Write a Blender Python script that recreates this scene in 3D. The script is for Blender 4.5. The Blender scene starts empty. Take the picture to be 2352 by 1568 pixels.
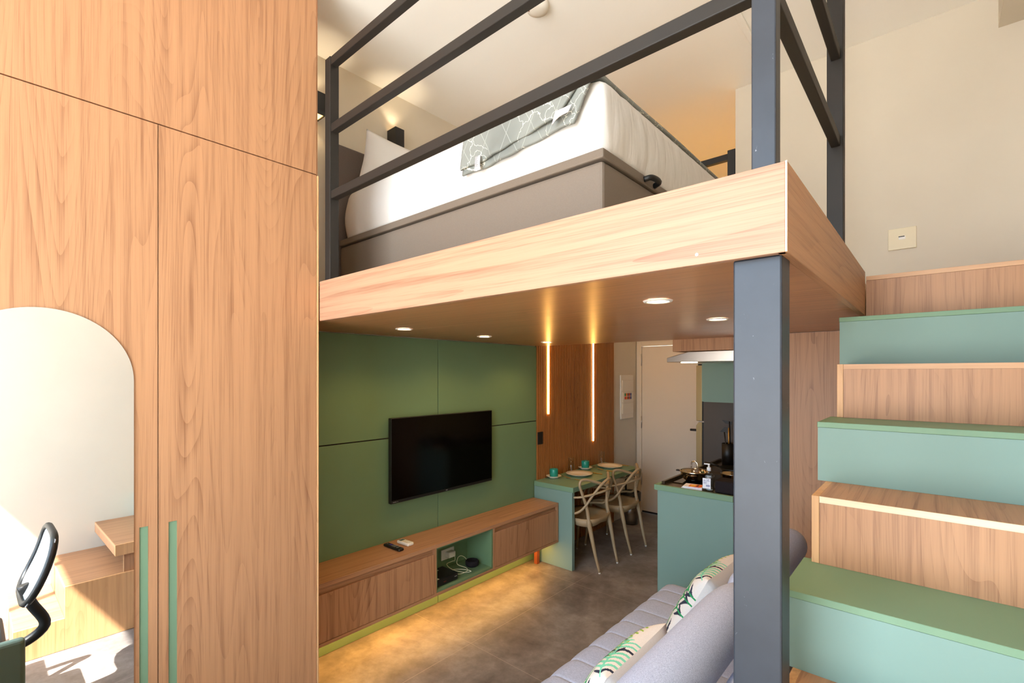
import bpy, bmesh, math, random
from mathutils import Vector, Matrix
random.seed(7)
PI = math.pi
SC = bpy.context.scene
COL = SC.collection

# ------------------------------------------------------------------ camera, world, sun, exposure
cam_d = bpy.data.cameras.new('camera')
cam = bpy.data.objects.new('camera', cam_d); COL.objects.link(cam)
cam_d.sensor_width = 36.0
cam_d.lens = 1106.0 / 2352.0 * 36.0
cam_d.shift_y = 74.0 / 2352.0
cam_d.clip_start = 0.02
cam.location = (0, 0, 1.76)
cam.rotation_euler = (PI / 2, 0, math.radians(41.372))
SC.camera = cam

vs = SC.view_settings
vs.view_transform = 'Standard'; vs.look = 'None'; vs.gamma = 1.0; vs.use_curve_mapping = False
vs.exposure = 0.40
SC.cycles.use_denoising = True
SC.cycles.max_bounces = 10
SC.cycles.diffuse_bounces = 6
SC.cycles.sample_clamp_indirect = 6.0
SC.cycles.caustics_reflective = False
SC.cycles.caustics_refractive = False

W = bpy.data.worlds.new('world'); SC.world = W; W.use_nodes = True
bg = W.node_tree.nodes['Background']
# sky above, bright sunlit ground below the horizon
_tc = W.node_tree.nodes.new('ShaderNodeTexCoord'); _sx = W.node_tree.nodes.new('ShaderNodeSeparateXYZ'); _rp = W.node_tree.nodes.new('ShaderNodeValToRGB')
_mr = W.node_tree.nodes.new('ShaderNodeMapRange'); _mr.inputs['From Min'].default_value = -1; _mr.inputs['From Max'].default_value = 1
W.node_tree.links.new(_tc.outputs['Generated'], _sx.inputs[0]); W.node_tree.links.new(_sx.outputs[2], _mr.inputs['Value'])
W.node_tree.links.new(_mr.outputs[0], _rp.inputs[0]); W.node_tree.links.new(_rp.outputs[0], bg.inputs['Color'])
_rp.color_ramp.elements[0].position = 0.47; _rp.color_ramp.elements[0].color = (1.0, 0.98, 0.94, 1)
_rp.color_ramp.elements[1].position = 0.56; _rp.color_ramp.elements[1].color = (0.60, 0.79, 1.0, 1)
bg.inputs['Strength'].default_value = 8.8

# room extents (metres; x right along the steps, y into the room, z up, camera above the origin)
XL, XR, YF, YB, YE, ZC = -2.887, 0.36, -1.6, 3.55, 5.7, 3.74
XK = -1.05                # kitchen wall
XW = -2.3                 # wardrobe front
FX = -0.238               # loft side fascia
ZU, ZT = 2.025, 2.215     # loft underside, loft deck

def light(name, kind, loc, energy, color, rot=(0, 0, 0), **kw):
    d = bpy.data.lights.new(name, kind); d.energy = energy; d.color = color
    for k, v in kw.items(): setattr(d, k, v)
    o = bpy.data.objects.new(name, d); COL.objects.link(o)
    o.location = loc; o.rotation_euler = rot
    return o

WIN = (-2.25, 0.22, 0.10, 3.60)          # window opening x0 x1 z0 z1 in the front wall
portal = light('window_portal', 'AREA', ((WIN[0] + WIN[1]) / 2, YF - 0.02, (WIN[2] + WIN[3]) / 2), 1, (1, 1, 1),
               rot=(PI / 2, 0, 0), shape='RECTANGLE', size=WIN[1] - WIN[0], size_y=WIN[3] - WIN[2])
portal.rotation_euler = (PI / 2, 0, PI)
portal.data.cycles.is_portal = True
sd = Vector((0.55, 1.0, -1.48)).normalized()
sun = light('sun', 'SUN', (-2, -4, 5), 20.0, (1.0, 0.97, 0.92), angle=0.01)
sun.rotation_euler = sd.to_track_quat('-Z', 'Y').to_euler()

WARM = (1.0, 0.60, 0.22)
AMBER = (1.0, 0.52, 0.13)

# ------------------------------------------------------------------ materials
def s2l(c):
    return tuple((x / 12.92 if x <= 0.04045 else ((x + 0.055) / 1.055) ** 2.4) for x in (v / 255.0 for v in c))

class NT:
    def __init__(s, name):
        s.m = bpy.data.materials.new(name); s.m.use_nodes = True
        s.t = s.m.node_tree; s.b = s.t.nodes['Principled BSDF']
    def n(s, kind, **kw):
        x = s.t.nodes.new(kind)
        for k, v in kw.items():
            if k.startswith('i_'):
                key = k[2:]; key = int(key) if key.isdigit() else key
                x.inputs[key].default_value = v
            else: setattr(x, k, v)
        return x
    def l(s, a, b): s.t.links.new(a, b)
    def math(s, op, a, b=None, c=None):
        x = s.n('ShaderNodeMath', operation=op)
        for i, v in enumerate((a, b, c)):
            if v is None: continue
            if isinstance(v, (int, float)): x.inputs[i].default_value = v
            else: s.l(v, x.inputs[i])
        return x.outputs[0]
    def pos(s, scale=(1, 1, 1), rot=(0, 0, 0), loc=(0, 0, 0), kind='geo'):
        if kind == 'geo': src = s.n('ShaderNodeNewGeometry').outputs['Position']
        else: src = s.n('ShaderNodeTexCoord').outputs[kind]
        mp = s.n('ShaderNodeMapping'); s.l(src, mp.inputs[0])
        mp.inputs['Scale'].default_value = scale; mp.inputs['Rotation'].default_value = rot; mp.inputs['Location'].default_value = loc
        return mp.outputs[0]
    def noise(s, vec, scale, detail=2, rough=0.5, dist=0.0):
        x = s.n('ShaderNodeTexNoise'); s.l(vec, x.inputs['Vector'])
        x.inputs['Scale'].default_value = scale; x.inputs['Detail'].default_value = detail
        x.inputs['Roughness'].default_value = rough; x.inputs['Distortion'].default_value = dist
        return x
    def ramp(s, fac, stops):
        r = s.n('ShaderNodeValToRGB'); s.l(fac, r.inputs[0]); e = r.color_ramp.elements
        while len(e) < len(stops): e.new(0.5)
        for el, (p, c) in zip(e, stops): el.position = p; el.color = (*c, 1)
        return r.outputs[0]
    def mix(s, fac, a, b, mode='MIX'):
        x = s.n('ShaderNodeMix', data_type='RGBA', blend_type=mode)
        for i, v in ((0, fac), (6, a), (7, b)):
            if isinstance(v, (int, float)): x.inputs[i].default_value = v
            elif isinstance(v, tuple): x.inputs[i].default_value = (*v, 1)
            else: s.l(v, x.inputs[i])
        return x.outputs[2]
    def bump(s, h, strength=0.2, dist=0.002):
        b = s.n('ShaderNodeBump'); b.inputs['Strength'].default_value = strength; b.inputs['Distance'].default_value = dist
        s.l(h, b.inputs['Height']); s.l(b.outputs[0], s.b.inputs['Normal'])
    def set(s, **kw):
        for k, v in kw.items():
            key = k.replace('_', ' ')
            s.b.inputs[key].default_value = (*v, 1) if isinstance(v, tuple) else v
        return s

def plain(name, rgb, rough=0.5, metal=0.0, spec=0.5, var=0.0, vscale=6.0, lin=False):
    m = NT(name); c = rgb if lin else s2l(rgb)
    m.set(Base_Color=c, Roughness=rough, Metallic=metal, Specular_IOR_Level=spec)
    if var:
        f = m.noise(m.pos(), vscale, 4).outputs['Fac']
        m.l(m.ramp(f, [(0.3, tuple(x * (1 - var) for x in c)), (0.7, tuple(min(1, x * (1 + var)) for x in c))]), m.b.inputs['Base Color'])
    return m.m

def wood(name, axis, base=(178, 131, 94), dark=(128, 82, 54), rough=0.45, seed=0.0, spec=0.4):
    """laminate with long fibres along the given axis and cathedral figure"""
    m = NT(name)
    al = {'x': 0, 'y': 1, 'z': 2}[axis]
    def sc(k): v = [1.0] * 3; v[al] = k; return tuple(v)
    big = m.noise(m.pos(sc(0.11 if axis == 'z' else 0.05), loc=(seed, seed * 1.7, seed * 0.6)), 4.2, 1.0, 0.4, 0.15).outputs['Fac']
    fr = m.math('FRACT', m.math('MULTIPLY', big, 34.0))
    tri = m.math('POWER', fr, 3.0)
    amp = m.noise(m.pos(sc(0.2), loc=(7, 3, 1)), 4.0, 1).outputs['Fac']
    tri = m.math('MULTIPLY', tri, m.math('POWER', amp, 1.5))
    fib = m.noise(m.pos(sc(0.014)), 260.0, 3, 0.7).outputs['Fac']
    band = m.noise(m.pos(sc(0.02)), 46.0, 3, 0.62).outputs['Fac']
    f = m.math('ADD', m.math('MULTIPLY', tri, 0.25), m.math('ADD', m.math('MULTIPLY', fib, 0.42), m.math('MULTIPLY', band, 0.60)))
    b, d = s2l(base), s2l(dark)
    light_c = tuple(min(1, x * 1.12) for x in b)
    m.l(m.ramp(f, [(0.37, light_c), (0.53, b), (0.80, d)]), m.b.inputs['Base Color'])
    m.set(Roughness=rough, Specular_IOR_Level=spec)
    m.bump(fib, 0.04, 0.001)
    return m.m

def emis(name, rgb, strength):
    m = NT(name); m.set(Base_Color=(1.0, 0.9, 0.75), Emission_Color=rgb, Emission_Strength=strength)
    return m.m

def glassy(name, tint=(1, 1, 1), rough=0.02, fac=0.12):
    """thin clear material: mostly see-through with a glossy coat"""
    m = NT(name); t = m.t
    t.nodes.remove(m.b)
    tr = m.n('ShaderNodeBsdfTransparent'); tr.inputs[0].default_value = (*tint, 1)
    gl = m.n('ShaderNodeBsdfGlossy'); gl.inputs['Roughness'].default_value = rough
    lw = m.n('ShaderNodeLayerWeight'); lw.inputs[0].default_value = 0.5
    f = m.math('ADD', m.math('MULTIPLY', m.math('POWER', lw.outputs['Facing'], 4.0), 0.45), fac * 0.3)
    mx = m.n('ShaderNodeMixShader'); m.l(f, mx.inputs[0]); m.l(tr.outputs[0], mx.inputs[1]); m.l(gl.outputs[0], mx.inputs[2])
    out = [n for n in t.nodes if n.type == 'OUTPUT_MATERIAL'][0]; m.l(mx.outputs[0], out.inputs[0])
    return m.m

def floor_mat():
    m = NT('concrete_tile')
    p = m.pos()
    a = m.noise(p, 1.7, 7, 0.62, 0.4).outputs['Fac']; b = m.noise(p, 9, 6, 0.7).outputs['Fac']
    f = m.math('ADD', m.math('MULTIPLY', a, 0.65), m.math('MULTIPLY', b, 0.35))
    col = m.ramp(f, [(0.36, s2l((88, 80, 76))), (0.5, s2l((122, 114, 109))), (0.64, s2l((156, 148, 142)))])
    sx = m.n('ShaderNodeSeparateXYZ'); m.l(p, sx.inputs[0])
    def line(v, off):
        q = m.math('MODULO', m.math('ADD', v, 12.0 - off), 1.2)
        return m.math('LESS_THAN', q, 0.003)
    g = m.math('MAXIMUM', line(sx.outputs[0], -2.282 + 1.2 * 2), line(sx.outputs[1], 2.18))
    col = m.mix(g, col, s2l((160, 148, 138)))
    m.l(col, m.b.inputs['Base Color']); m.set(Roughness=0.38, Specular_IOR_Level=0.4)
    m.bump(b, 0.06, 0.002)
    return m.m

def fabric(name, c1, c2, sc=(1, 1, 1), scale=180, rough=0.9, bump=0.25):
    m = NT(name)
    f = m.noise(m.pos(sc), scale, 3, 0.7).outputs['Fac']
    m.l(m.ramp(f, [(0.32, s2l(c1)), (0.68, s2l(c2))]), m.b.inputs['Base Color'])
    m.set(Roughness=rough, Specular_IOR_Level=0.15); m.bump(f, bump, 0.002)
    return m.m

def blanket_mat():
    m = NT('veined_quilt')
    p = m.pos()
    nz = m.noise(p, 16, 3, 0.6)
    off = m.n('ShaderNodeVectorMath', operation='SCALE'); off.inputs[3].default_value = 0.075; m.l(nz.outputs['Color'], off.inputs[0])
    ad = m.n('ShaderNodeVectorMath', operation='ADD'); m.l(p, ad.inputs[0]); m.l(off.outputs[0], ad.inputs[1])
    v = m.n('ShaderNodeTexVoronoi', feature='DISTANCE_TO_EDGE'); v.inputs['Scale'].default_value = 8.5; m.l(ad.outputs[0], v.inputs['Vector'])
    line = m.math('LESS_THAN', v.outputs['Distance'], 0.0085)
    brk = m.math('GREATER_THAN', m.noise(p, 5, 2).outputs['Fac'], 0.45)
    line = m.math('MULTIPLY', line, brk)
    sx = m.n('ShaderNodeSeparateXYZ'); m.l(p, sx.inputs[0])
    u = m.math('ADD', sx.outputs[0], m.math('MULTIPLY', sx.outputs[1], 0.4)); w = m.math('SUBTRACT', sx.outputs[2], m.math('MULTIPLY', sx.outputs[1], 0.9))
    def stitch(k):
        q = m.math('MODULO', m.math('ADD', m.math('ADD', u, m.math('MULTIPLY', w, k)), 20.0), 0.13)
        return m.math('LESS_THAN', q, 0.0035)
    st = m.math('MAXIMUM', stitch(0.55), stitch(-0.55))
    base = m.ramp(m.noise(p, 5, 3).outputs['Fac'], [(0.3, s2l((128, 131, 126))), (0.7, s2l((146, 149, 143)))])
    col = m.mix(m.math('MULTIPLY', st, 0.35), base, s2l((205, 207, 200)))
    col = m.mix(line, col, s2l((226, 224, 212)))
    m.l(col, m.b.inputs['Base Color']); m.set(Roughness=0.75, Specular_IOR_Level=0.2)
    m.bump(m.math('MULTIPLY', st, -1.0), 0.4, 0.004)
    return m.m

def steel_scuffed(name, rgb):
    m = NT(name); c = s2l(rgb)
    f = m.noise(m.pos(), 7, 5, 0.6).outputs['Fac']
    base = m.ramp(f, [(0.3, tuple(x * 0.85 for x in c)), (0.7, tuple(x * 1.15 for x in c))])
    v = m.noise(m.pos((1, 1, 0.5), rot=(0.4, 0.2, 0.3)), 38, 6, 0.8, 1.2).outputs['Fac']
    sp = m.math('GREATER_THAN', v, 0.685)
    m.l(m.mix(m.math('MULTIPLY', sp, 0.6), base, s2l((170, 172, 178))), m.b.inputs['Base Color'])
    m.set(Roughness=0.42, Specular_IOR_Level=0.45)
    return m.m

M = {}
M['wall'] = plain('painted_wall', (214, 205, 188), 0.85, var=0.02, vscale=3)
M['ceiling'] = plain('painted_ceiling', (250, 248, 242), 0.9)
M['white'] = plain('white_paint', (232, 226, 214), 0.6)
M['door'] = plain('door_paint', (216, 203, 184), 0.55)
M['green'] = plain('sage_laminate', (122, 150, 140), 0.5, spec=0.35, var=0.03, vscale=2.5)
M['green_edge'] = plain('sage_edge', (116, 147, 118), 0.5, spec=0.35)
M['green_shaded'] = plain('sage_laminate_amber_shade', (108, 134, 98), 0.5, spec=0.35, var=0.03, vscale=2.5)  # sage laminate darkened: amber lamplight and loft shade put into its colour
M['wood_z'] = wood('oak_laminate_upright', 'z')
M['wood_x'] = wood('oak_laminate_crosswise', 'x', seed=3.1, base=(176, 134, 106), dark=(136, 94, 70))
M['wood_y'] = wood('oak_laminate_lengthwise', 'y', seed=5.3)
M['soffit'] = wood('oak_laminate_planks', 'x', rough=0.3, seed=9.0, base=(178, 124, 80), dark=(132, 84, 50), spec=0.5)
M['edge'] = wood('oak_edge_banding', 'x', base=(202, 156, 116), dark=(180, 130, 92), seed=2)
M['edge_z'] = wood('oak_edge_banding_upright', 'z', base=(206, 158, 110), dark=(182, 134, 88), seed=4)
M['pale_edge'] = wood('pale_edge_banding', 'x', base=(224, 205, 170), dark=(205, 180, 140), seed=6)
M['slat'] = wood('walnut_slats', 'z', base=(168, 108, 58), dark=(120, 72, 36), seed=1)
M['slat_back'] = plain('slat_backing', (38, 24, 14), 0.8)
M['post'] = steel_scuffed('anthracite_steel', (42, 46, 54))
M['rail'] = plain('dark_steel', (42, 38, 34), 0.5, spec=0.25)
M['black'] = plain('black_plastic', (18, 18, 19), 0.45)
M['black_gloss'] = plain('black_glass', (8, 8, 9), 0.08, spec=0.5)
M['screen'] = plain('tv_glass', (3, 3, 4), 0.12, spec=0.22)
M['gap'] = plain('shadow_gap', (40, 22, 14), 0.9)
M['floor'] = floor_mat()
M['sheet'] = plain('white_cotton', (228, 225, 220), 0.9, spec=0.1)
def sheet_mat():
    m = NT('white_cotton'); m.set(Base_Color=s2l((220, 217, 213)), Roughness=0.9, Specular_IOR_Level=0.1)
    a = m.noise(m.pos((1, 1, 0.25)), 16, 3, 0.5, 0.8).outputs['Fac']; b = m.noise(m.pos((1, 1, 0.5), rot=(0.5, 0.3, 0)), 5, 2, 0.5, 1.0).outputs['Fac']
    m.bump(m.math('ADD', a, m.math('MULTIPLY', b, 2.0)), 0.35, 0.012)
    return m.m
M['sheet'] = sheet_mat()
M['bedbase'] = fabric('taupe_faux_leather', (118, 107, 96), (123, 112, 101), scale=300, rough=0.6, bump=0.03)
M['headboard'] = fabric('grey_upholstery', (98, 88, 84), (116, 106, 102), scale=300)
M['sofa'] = fabric('grey_melange', (160, 170, 198), (202, 211, 232), sc=(1, 0.5, 1), scale=420, bump=0.08)
M['sofa_seat'] = fabric('grey_melange_seat', (158, 167, 193), (196, 204, 225), sc=(0.3, 1, 1), scale=420, bump=0.08)
M['quilt'] = blanket_mat()
M['mirror'] = NT('mirror_glass').set(Base_Color=(0.94, 0.96, 0.96), Metallic=1.0, Roughness=0.0).m
M['steel'] = plain('brushed_steel', (190, 184, 176), 0.28, metal=1.0)
M['chrome'] = plain('polished_steel', (205, 198, 188), 0.1, metal=1.0)
M['glass'] = glassy('clear_glass')
M['pane'] = glassy('window_glass', fac=0.02)
M['clear'] = glassy('clear_plastic', tint=(0.93, 0.95, 0.96), rough=0.1)
M['frost'] = glassy('smoky_plastic', tint=(0.75, 0.76, 0.82), rough=0.3, fac=0.5)
M['chair'] = plain('taupe_plastic', (160, 138, 106), 0.45, spec=0.4)
M['tip'] = plain('white_foot_tip', (235, 235, 235), 0.4)
M['plate'] = plain('cream_porcelain', (236, 226, 204), 0.25)
M['teal'] = plain('teal_glaze', (26, 140, 122), 0.3, var=0.12, vscale=60)
M['brass'] = plain('golden_handle', (196, 142, 62), 0.35, metal=0.5)
M['counter'] = plain('dark_stone', (66, 56, 44), 0.25, var=0.2, vscale=90)
M['fridge_side'] = plain('fridge_dark_side', (74, 66, 60), 0.5)
M['fridge_door'] = plain('fridge_steel', (170, 150, 110), 0.35, metal=0.7)
M['lamp_rim'] = plain('lamp_rim', (235, 232, 225), 0.4)
M['lamp'] = emis('lamp_disc', (1.0, 0.80, 0.46), 30.0)
M['strip'] = emis('led_strip', (1.0, 0.52, 0.12), 20.0)
M['hoodlamp'] = emis('hood_lamp', (1.0, 0.8, 0.5), 20.0)
M['sconce_lens'] = emis('sconce_lens', (1.0, 0.58, 0.18), 3.0)
M['label'] = plain('white_label', (236, 238, 244), 0.5)
M['ink'] = plain('blue_ink', (58, 66, 140), 0.5)
M['grey'] = plain('pale_grey_print', (150, 148, 146), 0.6)
M['paper'] = plain('white_paper', (238, 234, 240), 0.5)
M['orange'] = plain('orange_print', (240, 120, 30), 0.45)
M['yellow'] = plain('yellow_print', (250, 195, 50), 0.45)
M['red'] = plain('red_print', (206, 50, 40), 0.45)
M['brownp'] = plain('brown_print', (110, 70, 60), 0.5)
M['bluep'] = plain('blue_print', (60, 90, 150), 0.5)
M['gel'] = glassy('clear_gel', tint=(0.86, 0.88, 0.88), rough=0.05)
M['pale_plastic'] = plain('pale_plastic', (232, 228, 214), 0.4)
M['cream_plate'] = plain('cream_plastic', (226, 214, 184), 0.45)
M['puck'] = fabric('charcoal_cloth', (26, 22, 24), (44, 38, 40), scale=500)
M['cable'] = plain('white_cable', (226, 222, 190), 0.5)
M['cloth'] = fabric('cushion_linen', (222, 214, 204), (236, 230, 222), scale=400, bump=0.15)
M['leaf'] = plain('leaf_green', (40, 150, 90), 0.8, var=0.2, vscale=25)
M['leaf_dark'] = plain('leaf_ink', (34, 42, 62), 0.8)
M['leaf_lime'] = plain('leaf_lime', (150, 190, 66), 0.8)
M['leaf_mint'] = plain('leaf_mint', (120, 212, 178), 0.8)
M['mesh'] = plain('pale_mesh', (206, 210, 214), 0.7)
M['purple'] = plain('purple_button', (74, 46, 160), 0.4)
M['lcd'] = plain('display_green', (70, 92, 84), 0.3)
M['copper'] = plain('cedar_leg', (150, 78, 40), 0.5)

# ------------------------------------------------------------------ mesh helpers (vertices are given in world coordinates)
class MB:
    def __init__(s): s.bm = bmesh.new(); s.mi = 0
    def _f(s, vs_, smooth=False):
        try:
            f = s.bm.faces.new(vs_); f.material_index = s.mi; f.smooth = smooth; return f
        except ValueError: return None
    def box(s, x0, x1, y0, y1, z0, z1):
        v = [s.bm.verts.new((x, y, z)) for z in (z0, z1) for y in (y0, y1) for x in (x0, x1)]
        for q in ((0, 2, 3, 1), (4, 5, 7, 6), (0, 1, 5, 4), (2, 6, 7, 3), (1, 3, 7, 5), (0, 4, 6, 2)): s._f([v[i] for i in q])
        return s
    def quad(s, *pts):
        s._f([s.bm.verts.new(p) for p in pts]); return s
    def prism(s, pts, vec, smooth=False):
        """closed outline pts (3D) pushed along vec"""
        a = [s.bm.verts.new(p) for p in pts]; b = [s.bm.verts.new(Vector(p) + Vector(vec)) for p in pts]
        n = len(a); s._f(a); s._f(b[::-1])
        for i in range(n): s._f([a[i], b[i], b[(i + 1) % n], a[(i + 1) % n]][::-1], smooth)
        return s
    def tube(s, pts, rad, seg=10, closed=False, caps=True):
        pts = [Vector(p) for p in pts]; n = len(pts)
        rr = rad if isinstance(rad, (list, tuple)) else [rad] * n
        rings = []; nrm = None
        for i, p in enumerate(pts):
            if closed: t = pts[(i + 1) % n] - pts[i - 1]
            else: t = pts[min(i + 1, n - 1)] - pts[max(i - 1, 0)]
            t.normalize()
            if nrm is None:
                nrm = Vector((0, 0, 1)) if abs(t.z) < 0.9 else Vector((1, 0, 0))
            nrm = (nrm - t * nrm.dot(t)).normalized(); bi = t.cross(nrm)
            rings.append([s.bm.verts.new(p + (nrm * math.cos(a) + bi * math.sin(a)) * rr[i]) for a in (2 * PI * k / seg for k in range(seg))])
        m = n if closed else n - 1
        for i in range(m):
            A, B = rings[i], rings[(i + 1) % n]
            for k in range(seg): s._f([A[k], A[(k + 1) % seg], B[(k + 1) % seg], B[k]], True)
        if not closed and caps: s._f(rings[0][::-1]); s._f(rings[-1])
        return s
    def lathe(s, c, prof, seg=32, axis='z', smooth=True):
        """prof: list of (radius, height); closed at r=0"""
        c = Vector(c); rings = []
        for r, h in prof:
            if r < 1e-6:
                rings.append([s.bm.verts.new(s._ax(c, 0, 0, h, axis))])
            else:
                rings.append([s.bm.verts.new(s._ax(c, r * math.cos(2 * PI * k / seg), r * math.sin(2 * PI * k / seg), h, axis)) for k in range(seg)])
        for A, B in zip(rings, rings[1:]):
            for k in range(seg):
                k2 = (k + 1) % seg
                if len(A) == 1 and len(B) == 1: continue
                if len(A) == 1: s._f([A[0], B[k2], B[k]], smooth)
                elif len(B) == 1: s._f([A[k], A[k2], B[0]], smooth)
                else: s._f([A[k], A[k2], B[k2], B[k]], smooth)
        return s
    def _ax(s, c, a, b, h, axis):
        if axis == 'z': return c + Vector((a, b, h))
        if axis == 'x': return c + Vector((h, a, b))
        return c + Vector((a, h, b))
    def grid(s, fn, nu, nv, closed_u=False, mfn=None):
        """fn(u,v)->point, u,v in 0..1"""
        V = [[s.bm.verts.new(fn(i / nu, j / nv)) for j in range(nv + 1)] for i in range(nu + (0 if closed_u else 1))]
        R = len(V)
        for i in range(nu):
            for j in range(nv):
                f = s._f([V[i][j], V[(i + 1) % R][j], V[(i + 1) % R][j + 1], V[i][j + 1]], True)
                if f and mfn: f.material_index = mfn((i + 0.5) / nu, (j + 0.5) / nv)
        return s
    def xform(s, mat):
        bmesh.ops.transform(s.bm, matrix=mat, verts=s.bm.verts); return s
    def build(s, name, mats, parent=None, bevel=0.0, seg=2, root=None, subsurf=0, weld=False, solid=0.0):
        if weld: bmesh.ops.remove_doubles(s.bm, verts=s.bm.verts, dist=1e-4)
        bmesh.ops.recalc_face_normals(s.bm, faces=s.bm.faces)
        me = bpy.data.meshes.new(name)
        if parent is not None: org = base_of(parent)
        else:
            co = [v.co for v in s.bm.verts]
            mn = [min(c[i] for c in co) for i in range(3)]; mx = [max(c[i] for c in co) for i in range(3)]
            org = Vector(((mn[0] + mx[0]) / 2, (mn[1] + mx[1]) / 2, mn[2]))
        bmesh.ops.translate(s.bm, verts=s.bm.verts, vec=-org)
        s.bm.to_mesh(me); s.bm.free()
        for m in (mats if isinstance(mats, (list, tuple)) else [mats]): me.materials.append(M[m] if isinstance(m, str) else m)
        o = bpy.data.objects.new(name, me); COL.objects.link(o)
        if parent is not None: o.parent = parent
        else: o.location = org
        if solid:
            md = o.modifiers.new('solidify', 'SOLIDIFY'); md.thickness = solid; md.offset = 0
        if bevel:
            md = o.modifiers.new('bevel', 'BEVEL'); md.width = bevel; md.segments = seg; md.limit_method = 'ANGLE'; md.angle_limit = 0.7
        if subsurf:
            md = o.modifiers.new('subsurf', 'SUBSURF'); md.levels = subsurf; md.render_levels = subsurf
        return o

def base_of(o):
    v = Vector((0, 0, 0))
    while o is not None:
        v += Vector(o.location); o = o.parent
    return v
def box(*a): return MB().box(*a)
def tag(o, label=None, cat=None, group=None, kind=None):
    if label: o['label'] = label
    if cat: o['category'] = cat
    if group: o['group'] = group
    if kind: o['kind'] = kind
    return o
def thing(name, label, cat, loc, group=None):
    o = bpy.data.objects.new(name, None); COL.objects.link(o); o.location = loc; o.empty_display_size = 0.1
    return tag(o, label, cat, group)
def struct(o, label=None, cat=None): return tag(o, label, cat, kind='structure')
def copy_tree(o, parent=None):
    c = o.copy(); COL.objects.link(c)
    if parent is not None: c.parent = parent
    for ch in list(o.children): copy_tree(ch, c)
    return c
def spline(pts, n=8):
    P = [Vector(p) for p in pts]; P = [P[0] * 2 - P[1]] + P + [P[-1] * 2 - P[-2]]
    out = []
    for i in range(1, len(P) - 2):
        a, b, c, d = P[i - 1:i + 3]
        for k in range(n):
            t = k / n
            out.append(0.5 * ((2 * b) + (c - a) * t + (2 * a - 5 * b + 4 * c - d) * t * t + (3 * b - a - 3 * c + d) * t ** 3))
    out.append(P[-2]); return out
def lerp_list(vals, n):
    out = []
    for i in range(n):
        t = i / (n - 1) * (len(vals) - 1); k = min(int(t), len(vals) - 2); out.append(vals[k] + (vals[k + 1] - vals[k]) * (t - k))
    return out

# ================================================================== SETTING
T = 0.12
struct(box(XL - T, XR + T, YF - T, YE + T, -0.1, 0).build('floor', 'floor'), 'grey concrete-look tile floor with thin pale joints', 'floor')
struct(box(XL - T, XR + T, YF - T, YE + T, ZC, ZC + 0.1).build('ceiling', 'ceiling'), 'smooth white ceiling above the loft bed', 'ceiling')
struct(box(XL - T, XL, YF - T, YE + T, 0, ZC).build('wall_left', 'wall'), 'beige wall carrying the headboard and sconces', 'wall')
struct(box(XR, XR + T, YF - T, YB + T, 0, ZC).build('wall_right', 'wall'), 'pale wall along the right side of the stairs', 'wall')
struct(MB().box(XK, XR + T, YB, YB + T, 0, ZC).build('wall_back', 'wall'), 'plain beige wall behind the top of the stairs', 'wall')
struct(box(XK, XK + T, YB + T, YE + T, 0, ZC).build('wall_kitchen', 'wall'), 'beige kitchen wall behind the counter and hood', 'wall')
DX0, DX1, DZ = -2.81, -2.01, 2.105
w = MB().box(XL, DX0 - 0.07, YE, YE + T, 0, ZC).box(DX1 + 0.07, XK, YE, YE + T, 0, ZC).box(DX0 - 0.07, DX1 + 0.07, YE, YE + T, DZ + 0.055, ZC)
struct(w.build('wall_entry', 'wall'), 'beige wall around the entrance door', 'wall')
w = (MB().box(XL - T, WIN[0], YF - T, YF, 0, ZC).box(WIN[1], XR + T, YF - T, YF, 0, ZC)
     .box(WIN[0], WIN[1], YF - T, YF, 0, WIN[2]).box(WIN[0], WIN[1], YF - T, YF, WIN[3], ZC))
struct(w.build('wall_front', 'wall'), 'window wall behind the camera', 'wall')
win = struct(thing('window_1', 'tall window facing the loft', 'window', ((WIN[0] + WIN[1]) / 2, YF, WIN[2])))
f = MB(); fw = 0.05
for x in (WIN[0], (WIN[0] + WIN[1]) / 2 - fw / 2, WIN[1] - fw): f.box(x, x + fw, YF - 0.08, YF - 0.03, WIN[2], WIN[3])
for z in (WIN[2], 1.9, WIN[3] - fw): f.box(WIN[0], WIN[1], YF - 0.08, YF - 0.03, z, z + fw)
f.build('window_frame', 'rail', win)
box(WIN[0] + 0.02, WIN[1] - 0.02, YF - 0.058, YF - 0.054, WIN[2] + 0.02, WIN[3] - 0.02).build('window_pane', 'pane', win)

# entrance door
door = struct(thing('door_1', 'plain cream entrance door at the end of the kitchen', 'door', ((DX0 + DX1) / 2, YE, 0)))
f = MB().box(DX0 - 0.068, DX0 - 0.003, YE - 0.02, YE + 0.1, 0, DZ + 0.055).box(DX1 + 0.003, DX1 + 0.068, YE - 0.02, YE + 0.1, 0, DZ + 0.055).box(DX0 - 0.003, DX1 + 0.003, YE - 0.02, YE + 0.1, DZ + 0.003, DZ + 0.055)
f.build('door_frame', 'door', door, bevel=0.003)
box(DX0, DX1, YE - 0.005, YE + 0.03, 0.025, DZ).build('door_leaf', 'door', door, bevel=0.002)
box(DX0, DX1, YE + 0.0, YE + 0.025, 0.002, 0.024).build('door_sweep', 'black', door)
for z in (0.35, 1.07, 1.86): MB().lathe((DX0 - 0.004, YE - 0.014, z), [(0, 0), (0.008, 0), (0.008, 0.15), (0, 0.15)], 10).build('hinge', 'steel', door)
h = MB().box(-2.17, -2.05, YE - 0.075, YE - 0.055, 1.09, 1.115).box(-2.075, -2.05, YE - 0.055, YE - 0.005, 1.09, 1.115)
h.build('door_handle', 'black', door, bevel=0.004)

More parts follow.
